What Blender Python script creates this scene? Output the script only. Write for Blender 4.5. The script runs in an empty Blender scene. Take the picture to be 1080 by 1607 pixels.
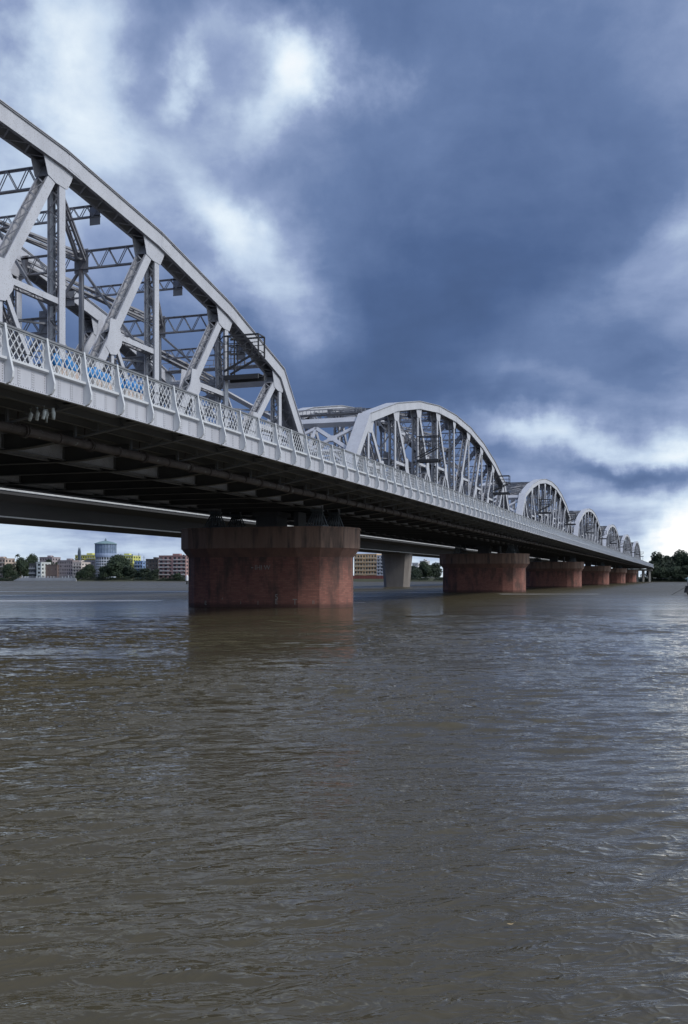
import bpy, math, random
import numpy as np
from math import sin, cos, pi, radians, atan, atan2, sqrt, exp

# ---------------------------------------------------------------- camera, exposure
sc = bpy.context.scene
col = sc.collection
YAW = radians(16.94)
CAM_H = 2.9
FPX, CX, CY, PW, PH = 1520.0, 620.0, 907.0, 1080.0, 1607.0
cd = bpy.data.cameras.new("camera")
cam = bpy.data.objects.new("camera", cd)
col.objects.link(cam)
cam.location = (0, 0, CAM_H)
cam.rotation_euler = (pi / 2, 0, YAW)
cd.sensor_fit = 'AUTO'; cd.sensor_width = 36
cd.lens = FPX / PH * 36
cd.shift_x = (PW / 2 - CX) / PH
cd.shift_y = (CY - PH / 2) / PH
cd.clip_start = 0.1; cd.clip_end = 9000
sc.camera = cam
sc.view_settings.view_transform = 'Standard'
sc.view_settings.look = 'None'
sc.view_settings.exposure = 0.14
sc.view_settings.gamma = 1.0
sc.render.engine = 'CYCLES'
sc.cycles.max_bounces = 6
sc.cycles.diffuse_bounces = 3
sc.cycles.glossy_bounces = 3
sc.cycles.transparent_max_bounces = 6

def lin(c):
    return tuple(((v / 255.0) / 12.92 if v / 255.0 <= .04045 else ((v / 255.0 + .055) / 1.055) ** 2.4) for v in c)

# ---------------------------------------------------------------- world: Nishita sky under broken storm cloud
def dir_angles(px, py):
    """azimuth (from +Y towards +X) and elevation of a direction seen at a spot of the photo"""
    tx = (px - CX) / FPX
    az = atan(tx) - YAW
    el = atan((CY - py) / FPX * cos(atan(tx)))
    return az, el

world = bpy.data.worlds.new("World")
sc.world = world
world.use_nodes = True
nt = world.node_tree
nt.nodes.clear()
def N(tree, kind, **kw):
    n = tree.nodes.new(kind)
    for k, v in kw.items():
        if k == 'op': n.operation = v
        elif k == 'inp':
            for i, x in v.items():
                if isinstance(x, bpy.types.NodeSocket): tree.links.new(x, n.inputs[i])
                else: n.inputs[i].default_value = x
        else: setattr(n, k, v)
    return n
def M_(tree, op, a, b=None, c=None, clamp=False):
    n = tree.nodes.new('ShaderNodeMath'); n.operation = op; n.use_clamp = clamp
    for i, x in enumerate((a, b, c)):
        if x is None: continue
        if isinstance(x, bpy.types.NodeSocket): tree.links.new(x, n.inputs[i])
        else: n.inputs[i].default_value = x
    return n.outputs[0]

SUN_EL, SUN_AZ = radians(42), radians(98)     # azimuth from +Y towards +X : behind the camera, to the right
tc = N(nt, 'ShaderNodeTexCoord')
sep = N(nt, 'ShaderNodeSeparateXYZ', inp={0: tc.outputs['Generated']})
dx, dy, dz = sep.outputs
# cloud-plane coordinates make the noise flatten towards the horizon
den = M_(nt, 'ADD', M_(nt, 'MAXIMUM', dz, 0.0), 0.16)
px_ = M_(nt, 'DIVIDE', dx, den); py_ = M_(nt, 'DIVIDE', dy, den)
pl = N(nt, 'ShaderNodeCombineXYZ', inp={0: px_, 1: py_, 2: 0.0})
nz1 = N(nt, 'ShaderNodeTexNoise', inp={'Vector': pl.outputs[0], 'Scale': 1.1, 'Detail': 5.0, 'Roughness': .52})
nz2 = N(nt, 'ShaderNodeTexNoise', inp={'Vector': tc.outputs['Generated'], 'Scale': 5.5, 'Detail': 6.0, 'Roughness': .5})
nz3 = N(nt, 'ShaderNodeTexNoise', inp={'Vector': pl.outputs[0], 'Scale': 3.2, 'Detail': 7.0, 'Roughness': .58, 'Distortion': .25})
sc2 = N(nt, 'ShaderNodeSeparateXYZ', inp={0: nz2.outputs['Color']})
az0 = M_(nt, 'ARCTAN2', dx, dy)
el0 = M_(nt, 'ARCSINE', dz)
nz5 = N(nt, 'ShaderNodeTexNoise', inp={'Vector': tc.outputs['Generated'], 'Scale': 17.0, 'Detail': 7.0, 'Roughness': .62})
sc5 = N(nt, 'ShaderNodeSeparateXYZ', inp={0: nz5.outputs['Color']})
def warp(a, k, big, small):
    a = M_(nt, 'ADD', a, M_(nt, 'MULTIPLY', M_(nt, 'SUBTRACT', sc2.outputs[k], .5), big))
    return M_(nt, 'ADD', a, M_(nt, 'MULTIPLY', M_(nt, 'SUBTRACT', sc5.outputs[k], .5), small))
az = warp(az0, 0, .25, .06)
el = warp(el0, 1, .16, .04)
# (x, y, sx, sy, tilt_deg, amp) cloud brightness by sky direction; the far right patch is added for light
BLOBS = [
    (95, 110, 56, 100, 14, .40), (150, 210, 120, 60, -20, .22), (20, 60, 60, 50, 0, .14), (200, 30, 300, 60, 0, .10),
    (478, 105, 52, 42, -14, .52), (425, 170, 80, 28, -20, .22), (285, 112, 26, 20, 0, .26), (355, 75, 60, 22, 5, .12),
    (370, 190, 240, 130, 0, .22), (150, 270, 220, 110, 0, .22), (310, 335, 55, 42, 34, .30), (385, 425, 110, 62, 44, .34),
    (150, 440, 240, 100, 0, .16), (460, 510, 60, 60, 30, .14), (640, 230, 130, 130, 0, .10), (560, 380, 90, 120, 0, .08),
    (1065, 365, 90, 32, -20, .20), (980, 470, 170, 38, -14, .14), (930, 560, 220, 24, -5, .08), (810, 612, 90, 20, 5, .16),
    (930, 697, 250, 34, 2, .36), (1060, 705, 80, 14, 0, .22), (800, 700, 60, 25, 0, .18), (1010, 742, 120, 14, 3, -.22),
    (900, 780, 150, 20, 4, .24), (1090, 845, 95, 45, -20, .72), (990, 850, 200, 38, 0, .28),
    (60, 868, 420, 75, 0, .48), (640, 890, 220, 50, 0, .52), (-560, 600, 330, 330, 0, .60), (-150, 330, 160, 160, 0, .16), (60, 500, 130, 60, 0, -.12), (1560, 520, 250, 420, 0, .55), (600, 570, 190, 70, 0, -.10), (800, 330, 220, 150, 0, -.07),  # far right patch is unseen sky, added for sheen on the water
    (950, 20, 300, 90, 0, .06), (620, 20, 140, 60, 0, .0),
]
acc = None
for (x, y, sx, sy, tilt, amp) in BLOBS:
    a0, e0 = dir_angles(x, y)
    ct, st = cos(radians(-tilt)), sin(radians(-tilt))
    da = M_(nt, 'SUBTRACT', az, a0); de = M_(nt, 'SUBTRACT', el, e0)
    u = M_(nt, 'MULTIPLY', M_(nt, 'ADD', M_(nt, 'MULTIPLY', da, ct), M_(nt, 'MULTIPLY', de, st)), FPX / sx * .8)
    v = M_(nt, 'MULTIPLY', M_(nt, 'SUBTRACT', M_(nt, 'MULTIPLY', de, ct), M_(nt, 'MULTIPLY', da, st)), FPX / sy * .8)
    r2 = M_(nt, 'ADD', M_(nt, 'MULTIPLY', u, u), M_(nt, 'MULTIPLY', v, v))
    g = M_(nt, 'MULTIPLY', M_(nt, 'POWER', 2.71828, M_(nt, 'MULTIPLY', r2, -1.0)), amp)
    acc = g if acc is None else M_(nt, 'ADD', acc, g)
# unseen brighter sky overhead and off to the right, added to light the steel
F = (-sin(radians(96)), -cos(radians(96)))
side_fill = M_(nt, 'MULTIPLY', M_(nt, 'ADD', M_(nt, 'MULTIPLY', dx, F[0]), M_(nt, 'MULTIPLY', dy, F[1])), -1.0)
side_fill = M_(nt, 'MULTIPLY', M_(nt, 'ADD', side_fill, .40, clamp=True), .70)
top = M_(nt, 'MULTIPLY', M_(nt, 'SUBTRACT', dz, .56, clamp=True), .75)
fld = M_(nt, 'ADD', M_(nt, 'ADD', acc, side_fill), top)
n1 = M_(nt, 'MULTIPLY', M_(nt, 'SUBTRACT', nz1.outputs[0], .5), .42)
nz4 = N(nt, 'ShaderNodeTexNoise', inp={'Vector': tc.outputs['Generated'], 'Scale': 9.0, 'Detail': 8.0, 'Roughness': .58, 'Distortion': .3})
n3 = M_(nt, 'ADD', M_(nt, 'MULTIPLY', M_(nt, 'SUBTRACT', nz3.outputs[0], .5), .50), M_(nt, 'MULTIPLY', M_(nt, 'SUBTRACT', nz4.outputs[0], .5), .50))
fld = M_(nt, 'ADD', fld, M_(nt, 'ADD', n1, M_(nt, 'MULTIPLY', n3, M_(nt, 'ADD', .40, M_(nt, 'MULTIPLY', fld, .85)))))
fld = M_(nt, 'ADD', fld, .19)
ramp = N(nt, 'ShaderNodeValToRGB', inp={0: M_(nt, 'DIVIDE', fld, 1.6)})
cr = ramp.color_ramp
stops = [(0.0, (56, 75, 110)), (.22, (74, 96, 137)), (.42, (100, 121, 161)), (.60, (140, 157, 192)),
         (.80, (190, 207, 228)), (1.0, (222, 234, 244)), (1.2, (248, 249, 250))]
while len(cr.elements) < len(stops) + 1: cr.elements.new(.5)
for e, (p, c) in zip(cr.elements, stops):
    e.position = p / 1.6
    e.color = tuple(v for v in lin(c)) + (1,)
cr.elements[len(stops)].position = 1.0
cr.elements[len(stops)].color = (1.5, 1.5, 1.52, 1)
cr.interpolation = 'LINEAR'
sky = N(nt, 'ShaderNodeTexSky', sky_type='NISHITA', sun_disc=False, sun_elevation=SUN_EL, sun_rotation=SUN_AZ)
scl = N(nt, 'ShaderNodeVectorMath', op='SCALE', inp={0: ramp.outputs[0], 'Scale': 10.0})
mix = N(nt, 'ShaderNodeMixRGB', inp={0: .96, 1: sky.outputs[0], 2: scl.outputs[0]})
bg = N(nt, 'ShaderNodeBackground', inp={0: mix.outputs[0], 1: .1})
wo = N(nt, 'ShaderNodeOutputWorld', inp={0: bg.outputs[0]})
world.cycles.sampling_method = 'MANUAL'
world.cycles.sample_map_resolution = 512

sl = bpy.data.lights.new("sun", 'SUN')
sl.energy = 1.6; sl.angle = radians(14); sl.color = (1, .97, .93)
so = bpy.data.objects.new("sun", sl); col.objects.link(so)
so.rotation_euler = (pi / 2 - SUN_EL, 0, pi - SUN_AZ + 0)
# lamp -Z axis must point from the sun to the scene
from mathutils import Vector
sd = Vector((sin(SUN_AZ) * cos(SUN_EL), cos(SUN_AZ) * cos(SUN_EL), sin(SUN_EL)))
so.rotation_euler = sd.to_track_quat('Z', 'Y').to_euler()

# ---------------------------------------------------------------- materials
def mat(name, base, rough=.6, var=0.0, vscale=1.0, dark=None, metallic=0.0, spec=.5, stretch=(1, 1, 1), bump=0.0, bscale=20.0,
        stain=None, stain_scale=(1, 1, 1), stain_lo=.5, stain_hi=.65, speck=None, speck_scale=12.0, speck_lo=.62):
    m = bpy.data.materials.new(name); m.use_nodes = True
    t = m.node_tree; b = t.nodes['Principled BSDF']
    b.inputs['Roughness'].default_value = rough
    b.inputs['Metallic'].default_value = metallic
    b.inputs['Specular IOR Level'].default_value = spec
    co = N(t, 'ShaderNodeTexCoord')
    geo = N(t, 'ShaderNodeNewGeometry')
    cur = None
    rgb = N(t, 'ShaderNodeRGB'); rgb.outputs[0].default_value = (*base, 1)
    cur = rgb.outputs[0]
    if var:
        mp = N(t, 'ShaderNodeMapping', inp={0: geo.outputs['Position'], 3: stretch})
        nz = N(t, 'ShaderNodeTexNoise', inp={'Vector': mp.outputs[0], 'Scale': vscale, 'Detail': 6.0, 'Roughness': .6})
        d = dark if dark else tuple(v * .35 for v in base)
        f = M_(t, 'MULTIPLY', M_(t, 'SUBTRACT', nz.outputs[0], .38, clamp=True), var * 4, clamp=True)
        mx = N(t, 'ShaderNodeMixRGB', inp={0: f, 1: cur, 2: (*d, 1)}); cur = mx.outputs[0]
    if stain:
        mp = N(t, 'ShaderNodeMapping', inp={0: geo.outputs['Position'], 3: stain_scale})
        nz = N(t, 'ShaderNodeTexNoise', inp={'Vector': mp.outputs[0], 'Scale': 1.0, 'Detail': 5.0, 'Roughness': .6})
        rp = N(t, 'ShaderNodeMapRange', inp={0: nz.outputs[0], 1: stain_lo, 2: stain_hi})
        mx = N(t, 'ShaderNodeMixRGB', inp={0: rp.outputs[0], 1: cur, 2: (*stain, 1)}); cur = mx.outputs[0]
    if speck:
        nz = N(t, 'ShaderNodeTexNoise', inp={'Vector': geo.outputs['Position'], 'Scale': speck_scale, 'Detail': 2.0})
        rp = N(t, 'ShaderNodeMapRange', inp={0: nz.outputs[0], 1: speck_lo, 2: speck_lo + .06})
        mx = N(t, 'ShaderNodeMixRGB', inp={0: rp.outputs[0], 1: cur, 2: (*speck, 1)}); cur = mx.outputs[0]
    t.links.new(cur, b.inputs['Base Color'])
    if bump:
        nz = N(t, 'ShaderNodeTexNoise', inp={'Vector': geo.outputs['Position'], 'Scale': bscale, 'Detail': 3.0})
        bp = N(t, 'ShaderNodeBump', inp={'Strength': bump, 'Distance': .03, 'Height': nz.outputs[0]})
        t.links.new(bp.outputs[0], b.inputs['Normal'])
    return m

MT = {}
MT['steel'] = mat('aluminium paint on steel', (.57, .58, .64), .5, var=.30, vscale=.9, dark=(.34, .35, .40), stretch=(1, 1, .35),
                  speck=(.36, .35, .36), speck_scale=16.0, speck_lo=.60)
MT['steel_in'] = mat('shade-darkened weathered paint on inner steel', (.30, .305, .34), .6, var=.3, vscale=1.2, dark=(.15, .15, .165), stretch=(1, 1, .4),
                     stain=(.08, .055, .045), stain_scale=(1.5, 1.5, .5), stain_lo=.58, stain_hi=.72)  # darker base paints the weaker light on inner members into the colour
MT['rail'] = mat('pale parapet paint', (.66, .68, .72), .5, var=.2, vscale=1.5, dark=(.46, .46, .49))
MT['fascia'] = mat('pale riveted plate paint', (.56, .57, .63), .5, var=.35, vscale=1.1, dark=(.38, .38, .43), stretch=(1, 1, .3))
MT['rivet'] = mat('rivet head paint', (.20, .20, .22), .6)
MT['under'] = mat('dirty shade-dark under-deck steel', (.17, .172, .18), .7, var=.4, vscale=.5, dark=(.09, .083, .08), stretch=(1, .3, 1))  # dirty steel, base lowered further to stand for shade under the deck
MT['web_shade'] = mat('shade-dark web steel', (.10, .10, .105), .7, var=.3, vscale=.5)  # beam web colour darkened to stand for under-deck shade
MT['bracket'] = mat('dull bracket steel', (.24, .25, .28), .6, var=.4, vscale=.8, dark=(.10, .10, .11))
MT['rust'] = mat('rusty water pipe', (.105, .085, .08), .75, var=.5, vscale=1.4, dark=(.035, .03, .03), stain=(.22, .21, .21),
                 stain_scale=(2, 2.2, 2), stain_lo=.60, stain_hi=.66)
MT['dark'] = mat('dark iron', (.045, .045, .05), .6)
MT['bear'] = mat('blue grey bearing paint', (.17, .20, .23), .6, var=.4, vscale=2)
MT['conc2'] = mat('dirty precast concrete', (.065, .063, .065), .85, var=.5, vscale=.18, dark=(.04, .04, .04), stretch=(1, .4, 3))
MT['conc2pale'] = mat('pale concrete kerb', (.60, .60, .60), .8, var=.2, vscale=1)
MT['concmid'] = mat('grey column concrete', (.36, .35, .34), .8, var=.3, vscale=.6)
MT['asphalt'] = mat('asphalt', (.05, .05, .05), .9, var=.2, vscale=2)

def brick_material():
    m = bpy.data.materials.new('weathered red brickwork'); m.use_nodes = True
    t = m.node_tree; b = t.nodes['Principled BSDF']; b.inputs['Roughness'].default_value = .85
    g = N(t, 'ShaderNodeNewGeometry')
    s = N(t, 'ShaderNodeSeparateXYZ', inp={0: g.outputs['Position']})
    uv = N(t, 'ShaderNodeCombineXYZ', inp={0: M_(t, 'ADD', s.outputs[0], M_(t, 'MULTIPLY', s.outputs[1], .8)), 1: s.outputs[2], 2: 0.0})
    bt = N(t, 'ShaderNodeTexBrick', inp={'Vector': uv.outputs[0], 'Color1': (.36, .155, .120, 1), 'Color2': (.26, .105, .085, 1),
           'Mortar': (.20, .12, .10, 1), 'Scale': 1.0, 'Mortar Size': .016, 'Brick Width': .5, 'Row Height': .17})
    mp = N(t, 'ShaderNodeMapping', inp={0: g.outputs['Position'], 3: (.9, .9, .28)})
    nz = N(t, 'ShaderNodeTexNoise', inp={'Vector': mp.outputs[0], 'Scale': 1.0, 'Detail': 7.0, 'Roughness': .62})
    # soot runs hanging from the coping, damp growth lower down
    run = M_(t, 'MULTIPLY', M_(t, 'SUBTRACT', s.outputs[2], 2.6), .18, clamp=True)
    f = M_(t, 'ADD', M_(t, 'MULTIPLY', M_(t, 'SUBTRACT', nz.outputs[0], .48), 5.0), run, clamp=True)
    f = M_(t, 'MULTIPLY', f, .85)
    m1 = N(t, 'ShaderNodeMixRGB', inp={0: f, 1: bt.outputs[0], 2: (.085, .062, .056, 1)})
    wet = M_(t, 'MULTIPLY', M_(t, 'SUBTRACT', .55, s.outputs[2]), 3.0, clamp=True)
    m2 = N(t, 'ShaderNodeMixRGB', inp={0: M_(t, 'MULTIPLY', wet, .7), 1: m1.outputs[0], 2: (.07, .04, .035, 1)})
    t.links.new(m2.outputs[0], b.inputs['Base Color'])
    bp = N(t, 'ShaderNodeBump', inp={'Strength': .5, 'Distance': .03, 'Height': nz.outputs[0]})
    t.links.new(bp.outputs[0], b.inputs['Normal'])
    return m
MT['brick'] = brick_material()
MT['cope'] = mat('streaked stone coping', (.34, .225, .18), .85, var=.5, vscale=.9, dark=(.18, .11, .09), stretch=(1.6, 1.6, .18),
                 stain=(.12, .09, .08), stain_scale=(1.7, 1.7, .22), stain_lo=.50, stain_hi=.68, bump=.4, bscale=6)
MT['corbel'] = mat('sooty brick corbel', (.27, .15, .12), .85, var=.5, vscale=.9, dark=(.13, .085, .075), stretch=(1.4, 1.4, .3), bump=.4, bscale=6)
MT['white'] = mat('faded white paint', (.42, .40, .38), .8, var=.4, vscale=8)

# ---------------------------------------------------------------- mesh helpers
class MB:
    def __init__(s): s.v = []; s.f = []; s.m = []
    def poly(s, pts, faces, mi=0):
        o = len(s.v); s.v += [tuple(p) for p in pts]
        s.f += [tuple(i + o for i in f) for f in faces]; s.m += [mi] * len(faces)
    def box(s, x0, x1, y0, y1, z0, z1, mi=0):
        s.poly([(x0, y0, z0), (x1, y0, z0), (x1, y1, z0), (x0, y1, z0), (x0, y0, z1), (x1, y0, z1), (x1, y1, z1), (x0, y1, z1)],
               [(0, 3, 2, 1), (4, 5, 6, 7), (0, 1, 5, 4), (1, 2, 6, 5), (2, 3, 7, 6), (3, 0, 4, 7)], mi)
    def bar(s, p0, p1, w, h, side=(1, 0, 0), mi=0):
        a = Vector(p0); b = Vector(p1); d = (b - a).normalized(); sd_ = Vector(side)
        up = d.cross(sd_)
        if up.length < 1e-4: up = d.cross(Vector((0, 0, 1)))
        if up.length < 1e-4: up = d.cross(Vector((0, 1, 0)))
        up.normalize(); sd2 = up.cross(d).normalized()
        S = sd2 * w / 2; U = up * h / 2
        s.poly([a - S - U, a + S - U, a + S + U, a - S + U, b - S - U, b + S - U, b + S + U, b - S + U],
               [(0, 3, 2, 1), (4, 5, 6, 7), (0, 1, 5, 4), (1, 2, 6, 5), (2, 3, 7, 6), (3, 0, 4, 7)], mi)
    def tube(s, pts, r, n=6, mi=0, caps=True):
        rings = []
        for i, p in enumerate(pts):
            p = Vector(p); a = Vector(pts[max(i - 1, 0)]); b = Vector(pts[min(i + 1, len(pts) - 1)])
            d = (b - a).normalized(); u = d.cross(Vector((0, 0, 1)))
            if u.length < 1e-3: u = Vector((1, 0, 0))
            u.normalize(); v = d.cross(u)
            rr = r[i] if isinstance(r, (list, tuple)) else r
            rings.append([p + (u * cos(2 * pi * k / n) + v * sin(2 * pi * k / n)) * rr for k in range(n)])
        o = len(s.v)
        for R in rings: s.v += [tuple(q) for q in R]
        for i in range(len(pts) - 1):
            for k in range(n):
                s.f.append((o + i * n + k, o + i * n + (k + 1) % n, o + (i + 1) * n + (k + 1) % n, o + (i + 1) * n + k)); s.m.append(mi)
        if caps:
            s.f.append(tuple(o + k for k in range(n))[::-1]); s.m.append(mi)
            s.f.append(tuple(o + (len(pts) - 1) * n + k for k in range(n))); s.m.append(mi)
    def prism(s, pts2, a0, a1, axis='x', mi=0):
        """polygon pts2 extruded between a0 and a1 along an axis; pts2 = (y,z) for x, (x,z) for y, (x,y) for z"""
        def P(p, a):
            return (a, p[0], p[1]) if axis == 'x' else ((p[0], a, p[1]) if axis == 'y' else (p[0], p[1], a))
        n = len(pts2)
        s.poly([P(p, a0) for p in pts2] + [P(p, a1) for p in pts2],
               [tuple(range(n))[::-1], tuple(range(n, 2 * n))] + [(i, (i + 1) % n, n + (i + 1) % n, n + i) for i in range(n)], mi)
    def build(s, name, mats, parent=None, smooth=False, fix=True):
        me = bpy.data.meshes.new(name); me.from_pydata(s.v, [], s.f)
        for m in (mats if isinstance(mats, (list, tuple)) else [mats]): me.materials.append(m)
        if any(s.m): me.polygons.foreach_set('material_index', s.m)
        if smooth: me.polygons.foreach_set('use_smooth', [True] * len(s.f))
        me.update()
        o = bpy.data.objects.new(name, me); col.objects.link(o)
        if parent: o.parent = parent
        return o

def tag(o, label=None, cat=None, group=None, kind=None):
    if label: o['label'] = label
    if cat: o['category'] = cat
    if group: o['group'] = group
    if kind: o['kind'] = kind
    return o
def thing(name, loc, label, cat, group=None, rz=0):
    o = bpy.data.objects.new(name, None); o.empty_display_size = .5; col.objects.link(o)
    o.location = loc; o.rotation_euler.z = rz
    return tag(o, label, cat, group)
def copy_tree(o, parent=None):
    kids = list(o.children)
    c = o.copy(); col.objects.link(c); c.parent = parent
    for k in kids: copy_tree(k, c)
    return c

# ================================================================ STEEL TRUSS BRIDGE
PITCH, SPAN, PAN = 106.7, 102.8, 10.28
BX, Y0S = -40.3, -14.15           # bridge centre line, first span start
TW = 5.5                           # truss half spacing
ZT = [9.72, 20.85, 23.75, 25.75, 26.9, 27.25]
NODES = [(i * PAN, ZT[i] if i <= 5 else ZT[10 - i]) for i in range(11)]
ZB = 10.1

def mitre(pl, off):
    """offset polyline (in y,z) sideways by off, mitred"""
    out = []
    for i in range(len(pl)):
        def nrm(a, b):
            d = (b[0] - a[0], b[1] - a[1]); L = sqrt(d[0] ** 2 + d[1] ** 2); return (-d[1] / L, d[0] / L)
        if i == 0: n = nrm(pl[0], pl[1]); k = 1
        elif i == len(pl) - 1: n = nrm(pl[-2], pl[-1]); k = 1
        else:
            n1, n2 = nrm(pl[i - 1], pl[i]), nrm(pl[i], pl[i + 1])
            n = (n1[0] + n2[0], n1[1] + n2[1]); L = sqrt(n[0] ** 2 + n[1] ** 2); n = (n[0] / L, n[1] / L)
            k = 1 / (n[0] * n1[0] + n[1] * n1[1])
        out.append((pl[i][0] + n[0] * off * k, pl[i][1] + n[1] * off * k))
    return out
def strip(mb, pl, lo, hi, x0, x1, segs, mi=0):
    A, B = mitre(pl, lo), mitre(pl, hi)
    for i in segs:
        mb.prism([A[i], A[i + 1], B[i + 1], B[i]], x0, x1, 'x', mi)
def zigzag(mb, y0, z0, y1, z1, off, x0, x1, pitch, bw=.08, bt=.02, start=.9, mi=0, double=False):
    d = Vector((0, y1 - y0, z1 - z0)); L = d.length; d.normalize(); n = Vector((0, -d.z, d.y))
    a = Vector((0, y0, z0)) + n * off
    k = max(1, int((L - 2 * start) / pitch)); st = (L - 2 * start) / k
    for i in range(k):
        q0 = a + d * (start + i * st); q1 = a + d * (start + (i + 1) * st)
        xa, xb = (x0, x1) if i % 2 == 0 else (x1, x0)
        mb.bar((xa, q0.y, q0.z), (xb, q1.y, q1.z), bt, bw, side=n, mi=mi)
        if double: mb.bar((xb, q0.y, q0.z), (xa, q1.y, q1.z), bt, bw, side=-n, mi=mi)
    for e in (0, 1):                       # batten plates
        c = a + d * (start * .5 if e == 0 else L - start * .5)
        mb.bar((x0, c.y, c.z), (x1, c.y, c.z), bt * 1.5, start * .95, side=n, mi=mi)

def laced(y0, z0, y1, z1, depth, hw, mi_in=1, t=.05, pitch=.62, bw=.085):
    """a member of two plates joined by lacing bars; plate face index 0, inside pieces index 1"""
    mb = MB()
    for s in (-1, 1):
        mb.bar((s * hw, y0, z0), (s * hw, y1, z1), t, depth, side=(1, 0, 0))
        d = Vector((0, y1 - y0, z1 - z0)).normalized(); n = Vector((0, -d.z, d.y))
        for e in (-1, 1):
            o = n * (depth / 2 - .016) * e
            xi = s * (hw - t / 2 - .06)
            mb.bar((xi, y0 + o.y, z0 + o.z), (xi, y1 + o.y, z1 + o.z), .115, .022, side=(1, 0, 0), mi=mi_in)
    for e in (-1, 1):
        zigzag(mb, y0, z0, y1, z1, e * (depth / 2 + .013), -hw + .07, hw - .07, pitch, bw=bw, mi=mi_in)
    return mb

def rivet_plate(pts, x, mb, mi=0):
    mb.prism(pts, x - .015, x + .015, 'x', mi)

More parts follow.
